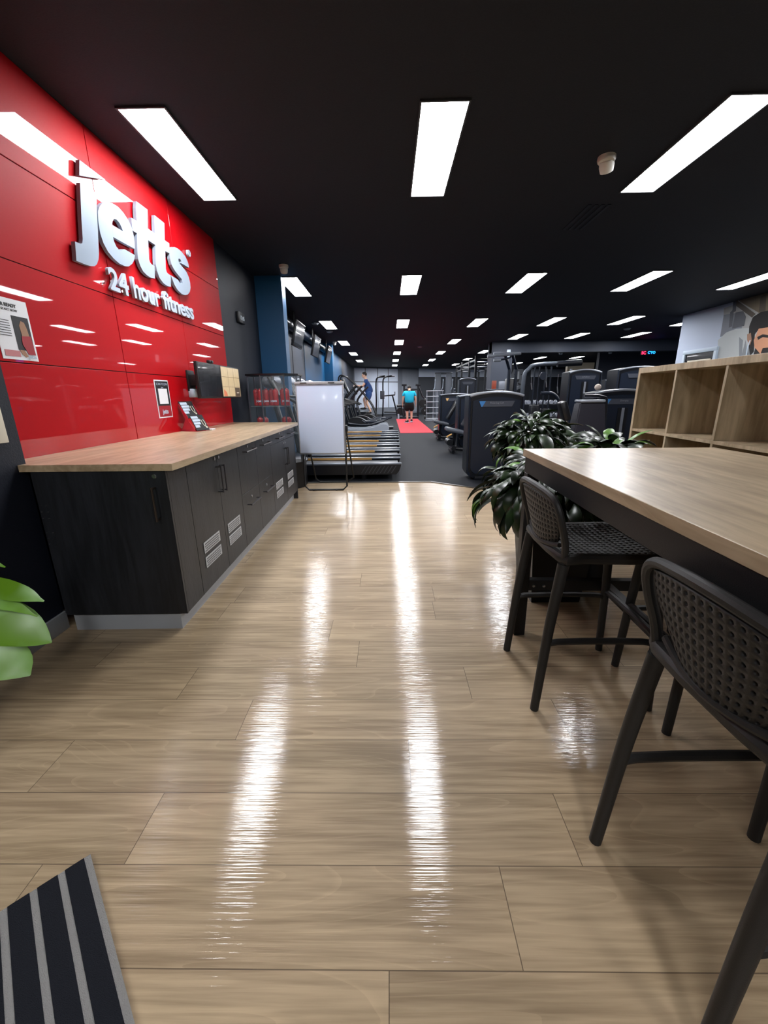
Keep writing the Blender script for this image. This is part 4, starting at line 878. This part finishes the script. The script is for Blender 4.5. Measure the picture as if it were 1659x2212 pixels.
E_ = [e for e in E_ if not (e[1].startswith('wrl') or e[1].startswith('wrr')) or e[1] in ('wrl', 'wrr')]; E_ = [e for e in E_ if e[0] in J and e[1] in J]
add_hand(J, E_, R2, 'wrl', J['wrl'], (-1, 0, -.1), (0, 0, -1), .95); add_hand(J, E_, R2, 'wrr', J['wrr'], (-1, 0, -.1), (0, 0, -1), .95)
skinned('body', J, E_, R2, M_skin, t)
b = MB(); headmesh(b, (-.15, 0, 1.44), (-1, 0, -.12)); b.build('head', M_skin, t)
b = MB(); hairmesh(b, (-.15, 0, 1.44), (-1, 0, -.12)); b.build('hair', M_hair, t)
M_nv = mat('dark blue cotton', (30, 62, 112), .8, bump=.3, bscale=30)
Js = dict(hem=(.03, 0, .74), ab=(.0, 0, .96), ch=(-.05, 0, 1.16), nk=(-.11, 0, 1.29), sl=(-.07, -.18, 1.23), cl_=(-.14, -.205, 1.12), sr=(-.07, .18, 1.23), cr=(-.14, .205, 1.12))
skinned('tshirt', Js, [('hem', 'ab'), ('ab', 'ch'), ('ch', 'nk'), ('ch', 'sl'), ('sl', 'cl_'), ('ch', 'sr'), ('sr', 'cr')], dict(hem=(.17, .19), ab=(.15, .175), ch=(.15, .175), nk=(.07, .075), sl=.07, cl_=.064, sr=.07, cr=.064), M_nv, t)
Js = dict(w=(.03, 0, .90), w2=(.03, 0, .74), a=(.01, -.1, .66), a2=(-.05, -.1, .48), c=(-.03, .1, .68), c2=(-.15, .1, .58))
skinned('shorts', Js, [('w', 'w2'), ('w2', 'a'), ('a', 'a2'), ('w2', 'c'), ('c', 'c2')], dict(w=(.14, .16), w2=(.14, .16), a=.105, a2=.095, c=.105, c2=.095), M_nv, t)
for x, y, z in ((-.01, -.1, -.01), (-.22, .1, .155)):
    b = MB(); b.ball((x, y, z+.045), (.13, .045, .042), 14, 8); b.ball((x+.06, y, z+.07), (.05, .04, .04), 10, 7); b.build('shoe', M_black, t)
b = MB(); b.box(.36, 1.45, 13.4, 21.4, .006, .014, .002, 1); tag(b.build('exercise_mat', mat('red turf mat', (196, 48, 62), .8, bump=.4, bscale=300)), 'long red mat strip on the rubber floor down the aisle', 'mat')

# ================================================================== WEIGHT MACHINES
def machine(lab, x, y, w, h, d=.34, arc=.06, flag=None, name=None, seat=None, tall=False, rz=0, win=False, txt=None):
    t = thing('weight_machine', lab, 'weight machine', (x, y, 0), rz); hw = w/2
    def shell(m, top=0, r=.12):
        P = [(-hw+m+r, .03+m), (hw-m-r, .03+m)]
        P += [(hw-m-r+r*math.sin(a), .03+m+r-r*math.cos(a)) for a in [PI/2*i/5 for i in range(1, 6)]]
        n_ = 12; zt = h-top
        P += [(hw-m-(2*hw-2*m)*i/n_, zt-arc+arc*math.sin(PI*i/n_)**.8) for i in range(n_+1)]
        P += [(-hw+m+r-r*math.cos(a), .03+m+r-r*math.sin(a)) for a in [PI/2*i/5 for i in range(0, 5)]]
        return P
    b = MB(); b.prism(shell(0), 'y', .02, d); b.build('outer_frame', M_gymd, t)
    b = MB(); b.prism(shell(.055, .075), 'y', 0.006, .02); b.build('cover_panel', M_gym, t)
    b = MB()
    b.tube([(hw-.012-(2*hw-.024)*i/12, .02, h-arc-.012+arc*math.sin(PI*i/12)**.8) for i in range(13)], .018, 8); b.build('top_rim', M_silver, t)
    for s in (-1, 1):
        b = MB(); b.tube([(s*(hw-.012), .012, h-arc-.02), (s*(hw-.012), .012, .16), (s*(hw-.05), .012, .06)], .014, 8); b.build('side_tube', M_gym, t)
    b = MB(); b.box(-hw+.12, hw-.12, -.01, d, 0, .06, .01); b.build('base', M_gymd, t)
    pw = w*.32; z1 = h-.115-arc*.3; z0 = z1-.075
    b = MB(); b.prism([(-pw, z1), (pw, z1), (pw-.035, z0), (-pw+.035, z0)], 'y', -.002, .006); pl = b.build('placard', mat('placard grey', (66, 70, 80), .35), t)
    if flag:
        b = MB(); b.prism([(-pw, z1), (-pw+.09, z1), (-pw+.045, z0), (-pw+.03, z0)], 'y', -.004, -.002); b.build('coloured_flag', flag, pl)
    if txt: text('title', txt, .03, FY((0, -.003, z1-.035)), M_silver, pl, .001)
    if win:
        b = MB(); b.box(-.07, .07, -.003, .006, .3, z0-.05); b.build('stack_window', M_padb, t)
        b = MB(); b.box(-.02, .02, -.006, -.003, .3, z0-.05); b.build('guide_strip', M_silver, t)
    if seat:
        sx, sy, side = seat
        b = MB(); b.M = Matrix.Translation((sx, sy, .47)) @ Matrix.Rotation(.22*side, 4, 'Y'); b.box(-.2, .2, -.22, .22, -.04, .04, .03); b.build('seat', M_pad, t)
        b = MB(); b.M = Matrix.Translation((sx+.30*side, sy, .80)) @ Matrix.Rotation(.5*side, 4, 'Y'); b.box(-.04, .04, -.2, .2, -.28, .3, .03); b.build('backrest', M_padb, t)
        b = MB(); b.tube([(sx, sy, .42), (sx-.02, sy, .1), (sx+.45*side, sy, .06)], .04, 8); b.tube([(sx-.05, sy-.2, .05), (sx-.05, sy+.3, .05)], .035, 8); b.tube([(sx+.1*side, sy, .3), (sx+.5*side, sy, .5), (sx+.5*side, sy+.1, .05)], .035, 8)
        b.tube([(sx-.02, sy, .06), (sx-.02, y*0+.1, .06), (0, .1, .06)], .035, 8); b.build('seat_frame', M_gymd, t)
        b = MB(); b.cyl((sx-.12*side, sy-.16, .24), (sx-.12*side, sy+.2, .24), .065); b.cyl((sx-.05*side, sy-.24, .13), (sx-.05*side, sy+.24, .13), .05); b.build('leg_roller', M_padb, t)
        b = MB(); b.tube([(sx-.18*side, sy-.24, .38), (sx-.10*side, sy-.24, .42)], .015, 8); b.cyl((sx-.2*side, sy-.24, .36), (sx-.17*side, sy-.24, .385), .016); b.build('adjuster_knob', M_tan, t)
    return t
F_blue = mat('blue flag print', (60, 120, 180), .4); F_tan = mat('tan flag print', (214, 170, 110), .4)
machine('tall near-black weight machine with rounded corners and blue tab, nearest to the timber floor', 1.48, 5.80, .76, 1.235, .34, .055, F_blue, txt='Prone Leg Curl')
machine('dark weight machine with tan tab and slanted grey seat, second along the aisle', 1.87, 9.0, .78, 1.2, .36, .04, F_tan, seat=(-.5, -.35, 1))
machine('dark weight machine with tan tab and reclined backrest, third along the aisle', 1.83, 11.6, .86, 1.22, .36, .03, F_tan, seat=(-.45, -.4, 1))
machine('taller arched weight machine behind the third one on the aisle, grey title plate', 2.62, 14.2, .56, 1.72, .36, .05, None, win=True)
machine('tall arched weight machine left of the cube shelf with pale printed header', 4.2, 9.2, .70, 1.68, .40, .06, None, win=True, txt='Lat Pulldown')
machine('widest tall weight machine partly hidden by the cube shelf, silver header', 4.72, 8.0, .95, 1.66, .40, .06, None, win=True, txt='Seated Row')
machine('low wide weight machine with a silver top beside the cube shelf', 3.32, 6.0, .86, 1.24, .36, .05, F_blue, win=True, txt='Diverging')
machine('dark weight machine in the middle distance beyond the dumbbell rack', 5.6, 12.4, .7, 1.6, .4, .05, None, win=True)
machine('dark weight machine in the middle distance, closest to the beam', 6.9, 13.0, .7, 1.6, .4, .05, None, win=True)
# leaning cover with the vertical maker name
t = thing('weight_machine', 'leaning dark machine cover with vertical white lettering in front of the low wide machine', 'weight machine', (2.62, 5.45, 0), -.12)
b = MB(); vs = [(-.26, -.1, .05), (.26, -.1, .05), (.26, .3, .05), (-.26, .3, .05), (-.15, .02, 1.08), (.16, .02, 1.08), (.16, .26, 1.08), (-.15, .26, 1.08)]
b._add(vs, [[0, 1, 2, 3], [4, 5, 6, 7], [0, 1, 5, 4], [1, 2, 6, 5], [2, 3, 7, 6], [3, 0, 4, 7]]); bmesh.ops.bevel(b.bm, geom=list(b.bm.edges), offset=.02, segments=2, affect='EDGES'); b.build('cover', mat('plum black shell', (32, 31, 40), .4), t)
b = MB(); b.box(-.15, .16, .01, .27, 1.075, 1.11, .012); b.build('silver_cap', M_silver, t)
b = MB(); b.box(-.28, .32, .08, .34, 0, .05, .01); b.tube([(.26, .2, .05), (.24, .2, 1.0), (.18, .2, 1.14), (-.05, .2, 1.16)], .022, 8, 3); b.build('frame', M_gymd, t)
text('maker_name', 'MATRIX', .10, basis((.12, .11, .98), (-1, 0, .1), (0, -.99, .115), (-.03, -.052, .55)), M_silver, t, .003)
b = MB(); b.M = Matrix.Translation((-.32, .1, .98)) @ Matrix.Rotation(-.35, 4, 'Y'); b.box(-.05, .05, -.1, .1, -.14, .12, .035); b.build('arm_pad', M_padb, t)
b = MB(); b.tube([(-.27, .1, .86), (-.2, .12, .6), (-.15, .15, .4)], .02, 8); b.build('arm_lever', M_silver, t)
b = MB(); b.ball((3.0, 6.15, 1.272), .045); tag(b.build('ball', mat('pale rubber ball', (190, 176, 166), .5)), 'small pale ball resting on top of the low wide machine', 'ball')

# assisted pull-up tower, tubes leaning to the front
t = thing('pull_up_machine', 'assisted pull-up machine with two bent dark tubes and grey grips rising beside the column', 'exercise machine', (2.95, 10.2, 0))
for x in (-.08, .09):
    b = MB(); b.tube([(x, .1, 0), (x, .1, 1.75), (x-.16, -.1, 2.03), (x-.18, -.12, 2.06)], .035, 10); b.build('main_tube', M_gym, t)
b = MB(); b.tube([(-.62, -.2, 2.03), (-.3, -.16, 2.05), (.1, -.12, 2.08)], .026, 8, 3); b.tube([(-.45, -.05, 2.1), (.12, .0, 2.1)], .026, 8); b.build('pull_up_bars', M_silver, t)
for p_ in ((-.62, -.2, 2.03), (-.45, -.05, 2.1), (-.5, -.3, 1.93)):
    b = MB(); b.cyl((p_[0]-.06, p_[1], p_[2]), (p_[0]+.1, p_[1], p_[2]), .032); b.build('grip', M_silver, t)
b = MB(); b.tube([(-.5, -.3, 1.93), (-.2, -.2, 1.98), (-.1, -.1, 2.05)], .02, 8, 3); b.tube([(-.35, -.35, 1.2), (-.35, .1, 1.2), (.1, .1, 1.2)], .03, 8, 2); b.build('dip_arms', M_gym, t)
b = MB(); b.box(-.45, .3, -.5, .5, 0, .06, .01); b.box(-.1, .14, .12, .35, .05, 1.55, .02); b.build('base_and_stack', M_gymd, t)
b = MB(); b.box(-.3, .0, -.35, -.1, .5, .56, .02); b.build('knee_pad', M_padb, t)
# cable station with the big curved tube
t = thing('cable_station', 'cable station with a large curved grey tube over its weight stacks, right of the column', 'exercise machine', (4.05, 11.0, 0))
b = MB(); b.tube([(-.6, 0, 0), (-.6, 0, 1.5), (-.5, 0, 1.78), (-.25, 0, 1.9), (.65, 0, 1.92)], .05, 12, 5); b.build('curved_tube', mat('satin grey tube', (84, 90, 100), .35, metal=.4), t)
b = MB(); b.tube([(.2, -.05, 1.9), (.8, -.05, 1.93)], .075, 12); b.build('head_roller', M_gymd, t)
for x in (-.3, -.18, -.02, .12):
    b = MB(); b.cyl((x, .1, .1), (x, .1, 1.85), .018); b.build('guide_rod', M_gym, t)
b = MB(); b.box(-.34, -.14, .0, .2, .1, .9, .01); b.box(-.05, .16, .0, .2, .1, .8, .01); b.build('weight_stack', M_gymd, t)
b = MB(); b.tube([(.55, 0, 0), (.58, 0, 1.78)], .028, 10); b.build('silver_post', M_silver, t)
b = MB(); b.cyl((-.1, -.02, 1.62), (-.1, .03, 1.62), .1); b.build('pulley', M_gym, t)
b = MB(); b.box(-.7, .7, -.3, .35, 0, .06, .01); b.build('base', M_gymd, t)
b = MB(); b.tube([(-.1, .08, 1.2), (.22, .08, 1.18), (.4, .08, .95), (.42, .08, .5)], .04, 10, 4); b.build('swing_arm', M_gym, t)
for x, z in ((-.42, 1.45), (-.05, 1.5), (.25, 1.35)):
    b = MB(); b.cyl((x, -.06, z), (x+.03, -.06, z-.16), .014); b.cyl((x, -.06, z), (x, -.06, z+.3), .004); b.build('cable_handle', M_chrome, t)
# power rig by the back
t = thing('power_rig', 'long dark steel training rig with ladder rails beyond the weight machines', 'rack', (3.4, 16.9, 0))
for y in (0, 1.3, 3.2, 4.7):
    for x in (0, 1.1):
        b = MB(); b.box(x-.04, x+.04, y-.04, y+.04, 0, 2.62); b.build('upright', M_gymd, t)
    for z in (2.28, 2.48):
        b = MB(); b.cyl((0, y, z), (1.1, y, z), .025); b.build('cross_tube', M_gym, t)
for x in (0, 1.1):
    for z in (2.28, 2.48):
        b = MB(); b.box(x-.02, x+.02, .04, 4.66, z-.03, z+.03); b.build('side_rail', M_gym, t)
for i, y in enumerate((.15, 1.6, 3.4)):
    b = MB(); b.cyl((-.35, y+.2, 1.25), (1.5, y+.2, 1.25), .016); b.cyl((-.3, y+.2, 1.25), (-.22, y+.2, 1.25), .22, seg=24); b.cyl((1.35, y+.2, 1.25), (1.43, y+.2, 1.25), .22, seg=24); b.build('loaded_bar', M_gym, t)
# ledge at the column with small things
t = thing('high_ledge', 'dark ledge with silver edge in front of the column', 'ledge', (3.35, 12.6, 0))
b = MB(); b.box(-.46, .46, 0, .3, 1.27, 1.33, .004); b.build('top', M_gymd, t)
b = MB(); b.box(-.46, .46, -.006, 0, 1.315, 1.33); b.build('silver_edge', M_silver, t)
b = MB(); b.box(-.4, .4, .05, .25, 0, 1.27); b.build('cabinet', M_gymd, t)
def small(name, lab, cat, p_, d_, m):
    b = MB(); b.cbox((p_[0], p_[1], p_[2]+d_[2]/2), d_, .006); return tag(b.build(name, m), lab, cat)
small('holder', 'small rack with red and tan labels on the ledge by the column', 'rack', (3.13, 12.75, 1.331), (.12, .1, .24), mat('rust label', (140, 60, 40), .5))
small('holder', 'small grey-framed rack on the ledge by the column', 'rack', (3.36, 12.75, 1.331), (.16, .1, .22), M_silver)
b = MB(); b.lathe([(.045, 0), (.05, .11), (.045, .115)], (3.68, 12.75, 1.331)); tag(b.build('cup', M_white), 'white cup on the right end of the ledge by the column', 'cup')
small('dispenser', 'white dispenser box high on the column', 'dispenser', (4.05, 14.76, 2.36), (.12, .07, .26), M_white)
t = thing('exit_display', 'small red and blue lit lettering hanging under the beam', 'lit sign', (8.78, 14.80, 2.40))
b = MB(); b.box(-.26, .26, 0, .04, 0, .13, .004); b.build('case', M_black, t)
text('red_letters', 'SC', .13, FY((-.17, -.003, .02)), emis('red light letters', (255, 30, 60), 3), t, .002, bold=.003)
text('blue_letters', "C'YO", .11, FY((.09, -.003, .035)), emis('blue light letters', (20, 110, 255), 3), t, .002, bold=.003)
# wall art: grey animal face on a free-standing partition
t = thing('animal_mural', 'black and white animal face printed on a dark partition beyond the column', 'mural', (6.12, 20.4, 0))
b = MB(); b.box(-.6, .6, .0, .12, 0, 2.5); b.build('partition', M_gymd, t)
b = MB(); b.prism([(-.3, 1.5), (-.1, 1.4), (.1, 1.4), (.3, 1.5), (.34, 2.0), (.22, 2.3), (-.22, 2.3), (-.34, 2.0)], 'y', -.004, 0); b.build('face', mat('mural mid grey', (84, 88, 94), .6), t, smooth=False)
b = MB(); b.prism([(-.09, 1.85), (.09, 1.85), (.03, 1.72), (-.03, 1.72)], 'y', -.007, -.004)
for s in (-1, 1): b.prism([(s*.1, 2.06), (s*.2, 2.1), (s*.18, 2.03)], 'y', -.007, -.004); b.prism([(s*.02, 1.7), (s*.17, 1.62), (s*.12, 1.56), (s*.02, 1.62)], 'y', -.007, -.004)
b.build('dark_features', M_ink, t, smooth=False)
b = MB(); b.prism([(-.06, 1.86), (.06, 1.86), (.045, 2.2), (-.045, 2.2)], 'y', -.006, -.004); b.prism([(-.07, 1.52), (.07, 1.52), (.04, 1.48), (-.04, 1.48)], 'y', -.006, -.004); b.build('light_features', mat('mural light grey', (150, 154, 160), .6), t, smooth=False)

# dumbbell rack with dumbbells, mid distance
t = thing('dumbbell_rack', 'dark two-tier dumbbell rack behind the peace lily', 'rack', (4.35, 12.0, 0))
for z in (.55, .9):
    b = MB(); b.box(-.8, .8, -.12, .22, z-.03, z, .004); b.build('tray', M_gymd, t)
for x in (-.76, .76):
    b = MB(); b.box(x-.03, x+.03, -.15, .3, 0, .92); b.build('upright', M_gymd, t)
db = None
for r_, z in ((0, .55), (1, .9)):
    for i in range(7):
        lab = 'dark dumbbell with steel ends, %s from the left on the %s tier of the rack' % (ORD[i], ('lower', 'upper')[r_]); loc = (4.35-.63+i*.21, 12.0+.03, z+.055)
        if db is None:
            db = thing('dumbbell', lab, 'dumbbell', loc, 0, 'dumbbells on the rack')
            b = MB(); b.cyl((0, -.07, 0), (0, .07, 0), .014); b.build('handle', M_chrome, db)
            b = MB()
            for s in (-1, 1): b.cyl((0, s*.06, 0), (0, s*.13, 0), .055)
            b.build('weights', M_silver, db)
        else: dup(db, loc, 0, lab)

# back of the room, left to right
t = thing('pull_up_tower', 'black dip and pull-up tower standing in front of the pale far wall', 'exercise machine', (-.45, 21.6, 0))
for x in (-.2, .15):
    b = MB(); b.tube([(x-.05, .3, 0), (x, 0, .9), (x, 0, 1.8), (x+.1, -.1, 2.05), (x+.45, -.3, 2.12)], .035, 8, 3); b.build('upright', M_gymd, t)
b = MB(); b.tube([(-.15, -.1, 2.05), (.75, -.1, 2.1)], .022, 8); b.build('pull_up_bar', M_gymd, t)
b = MB(); b.box(.0, .22, -.15, -.05, 1.0, 1.4, .03); b.build('back_pad', M_pad, t)
for s in (0, 1):
    b = MB(); b.tube([(.1, -.1+.3*s, 1.15), (.75, -.1+.3*s, 1.2)], .03, 8); b.cyl((.75, -.1+.3*s, 1.2), (.75, -.1+.3*s, 1.36), .018); b.build('dip_arm', M_gymd, t)
b = MB(); b.tube([(.62, 0, 1.2), (.75, 0, .7), (.92, 0, .03)], .035, 8); b.tube([(.2, 0, .35), (.82, 0, .35)], .035, 8); b.box(-.3, .3, -.4, .4, 0, .05); b.build('rear_legs', M_gymd, t)
b = MB(); b.box(.88, .97, -.04, .04, .0, .25, .01); b.build('white_cap', M_white, t)
t = thing('plate_machine', 'black plate-loaded machine with round plates behind the person in cyan', 'exercise machine', (1.15, 22.4, 0))
b = MB()
for x in (-.35, .38): b.box(x-.05, x+.05, -.05, .05, 0, 1.66); b.box(x-.13, x+.13, -.08, .08, 1.64, 1.74, .01)
b.box(-.35, .38, -.04, .04, 1.42, 1.5); b.tube([(.42, 0, 1.6), (.62, 0, 1.1), (.85, 0, .9), (.5, 0, .5)], .035, 8); b.build('frame', M_gymd, t)
for x, z in ((-.55, .35), (.75, .35), (.62, .75), (-.1, 1.0)):
    b = MB(); b.cyl((x, -.1, z), (x, -.02, z), .2, seg=24); b.build('weight_plate', M_black, t)
b = MB(); b.box(-.6, .4, -.5, .5, 0, .08, .01); b.build('base', M_gymd, t)
b = MB(); b.tube([(-.75, -.2, .65), (-.3, -.2, .65)], .06, 10); b.tube([(-.5, -.2, .65), (-.4, -.3, .06)], .03, 8); b.build('leg_roller', M_gymd, t)
b = MB(); b.box(-.2, .2, -.25, -.12, .9, 1.45, .04); b.build('back_pad', M_padb, t)
t = thing('handle_rack', 'pale steel rack of six horizontal bars near the far wall', 'rack', (2.12, 19.6, 0))
for x in (-.36, -.05, .12, .36):
    b = MB(); b.box(x-.025, x+.025, .1, .14, .05, 1.36); b.build('post', M_silver, t)
for i, z in enumerate((.12, .36, .62, .87, 1.12, 1.36)):
    b = MB(); b.box(-.4, .4, -.02, .06, z-.02, z+.015, .005); b.build('shelf_bar', mat('pale steel', (190, 194, 202), .35, metal=.3), t)
b = MB(); b.box(-.42, .42, -.1, .3, 0, .05); b.build('base', M_silver, t)
k = 0
for z in (.14, .38, .64, .89):
    for x in (-.455, .45):
        b = MB(); b.M = Matrix.Translation((2.12+x, 19.6, z+.04)); b.cyl((-.02*1, .0, 0), (.03, .0, 0), .09, seg=20)
        tag(b.build('weight_plate', M_black), 'round black weight on the %s end of the pale rack, %s up' % (('left', 'right')[x > 0], ORD[k//2]), 'weight', 'weights on the pale rack'); k += 1
t = thing('functional_trainer', 'tall grey cable machine with white cable handles at the far wall', 'exercise machine', (2.95, 24.6, 0))
for x in (-.12, .5):
    b = MB(); b.box(x-.16, x+.16, 0, .25, 0, 2.35, .02); b.build('stack_shroud', mat('mid grey shroud', (92, 98, 108), .4), t)
b = MB(); b.box(-.3, .68, .02, .1, 2.3, 2.4, .01); b.build('top_beam', M_gym, t)
for x in (-.3, .16, .7):
    b = MB(); b.tube([(x, -.1, 2.0), (x-.02, -.1, 1.6), (x-.08, -.12, 1.45)], .018, 8); b.cyl((x, -.1, 1.95), (x, -.1, 2.05), .03); b.build('cable_handle', M_white, t)
# mural photo on the office block wall (flat print): man in grey shirt, head low, steel beams behind
t = thing('wall_mural', 'large printed mural of a bearded man in a grey shirt on the office block wall', 'mural', (6.797, 0, 0))
def mp(px, py): q = onx(px, py, 6.797); return (q.y, q.z)
def patch(nm, P, m, lay, sm=True):
    Q_ = [mp(*q) for q in P]; b = MB(); b.prism(smooth_poly(Q_, 60) if sm else Q_, 'x', -.002*lay-.001, -.002*(lay-1)-.001); o = b.build(nm, m, t, smooth=False); return o
z0 = .95
patch('background_print', [(1564, 666), (1659, 630), (1900, 546), (1900, 960), (1552, 930)], mat('mural warm grey', (150, 150, 148), .6), 1, False)
patch('dark_corner', [(1590, 646), (1640, 676), (1659, 690), (1900, 680), (1900, 550), (1659, 632)], mat('mural brown', (104, 92, 74), .6), 2, False)
patch('grey_post', [(1564, 680), (1607, 674), (1602, 712), (1556, 728)], mat('mural slate', (106, 110, 120), .6), 2, False)
patch('steel_post', [(1585, 650), (1592, 648), (1590, 672), (1585, 675), (1582, 705), (1575, 708), (1578, 675), (1583, 670)], mat('mural dark slate', (74, 76, 84), .6), 3, False)
patch('diagonal_beam', [(1592, 648), (1633, 678), (1625, 686), (1590, 660)], mat('mural dark brown', (74, 66, 56), .6), 3, False)
patch('grey_box', [(1590, 675), (1606, 672), (1612, 684), (1608, 704), (1582, 710)], mat('mural dark slate', (74, 76, 84), .6), 4, False)
patch('upright_beam', [(1644, 640), (1656, 636), (1654, 672), (1640, 674)], mat('mural dark brown', (74, 66, 56), .6), 3, False)
patch('grey_shirt', [(1551, 900), (1552, 735), (1570, 718), (1592, 710), (1618, 708), (1640, 722), (1650, 760), (1660, 790), (1650, 900)], mat('mural shirt grey', (164, 168, 168), .6), 5)
patch('shirt_front', [(1650, 900), (1655, 780), (1690, 800), (1730, 790), (1790, 800), (1840, 850), (1850, 950)], mat('mural shirt grey', (164, 168, 168), .6), 5)
patch('shirt_folds', [(1598, 728), (1606, 735), (1604, 765), (1612, 735), (1616, 765), (1622, 730), (1620, 772), (1598, 775)], mat('mural fold grey', (116, 120, 124), .6), 6, False)
patch('black_hair', [(1619, 725), (1620, 705), (1628, 685), (1645, 674), (1665, 670), (1700, 672), (1715, 700), (1700, 712), (1659, 708), (1640, 712), (1632, 722), (1630, 760), (1622, 768), (1618, 740)], M_hair, 7)
patch('face', [(1641, 710), (1660, 707), (1700, 710), (1712, 740), (1700, 790), (1680, 800), (1645, 770), (1632, 752), (1630, 735)], mat('mural skin', (176, 124, 94), .6), 8)
patch('ear', [(1616, 722), (1624, 719), (1626, 735), (1622, 746), (1616, 735)], mat('mural ear skin', (140, 104, 84), .6), 9)
patch('eyebrow', [(1638, 728), (1650, 722), (1664, 724), (1664, 730), (1650, 728), (1640, 734)], M_hair, 10)
patch('beard', [(1634, 752), (1645, 765), (1650, 752), (1668, 750), (1700, 760), (1700, 800), (1670, 806), (1640, 780), (1630, 765)], M_hair, 10)
patch('earphone_wire', [(1622, 735), (1624, 735), (1618, 752), (1614, 775), (1612, 775), (1616, 750)], M_white, 11, False)
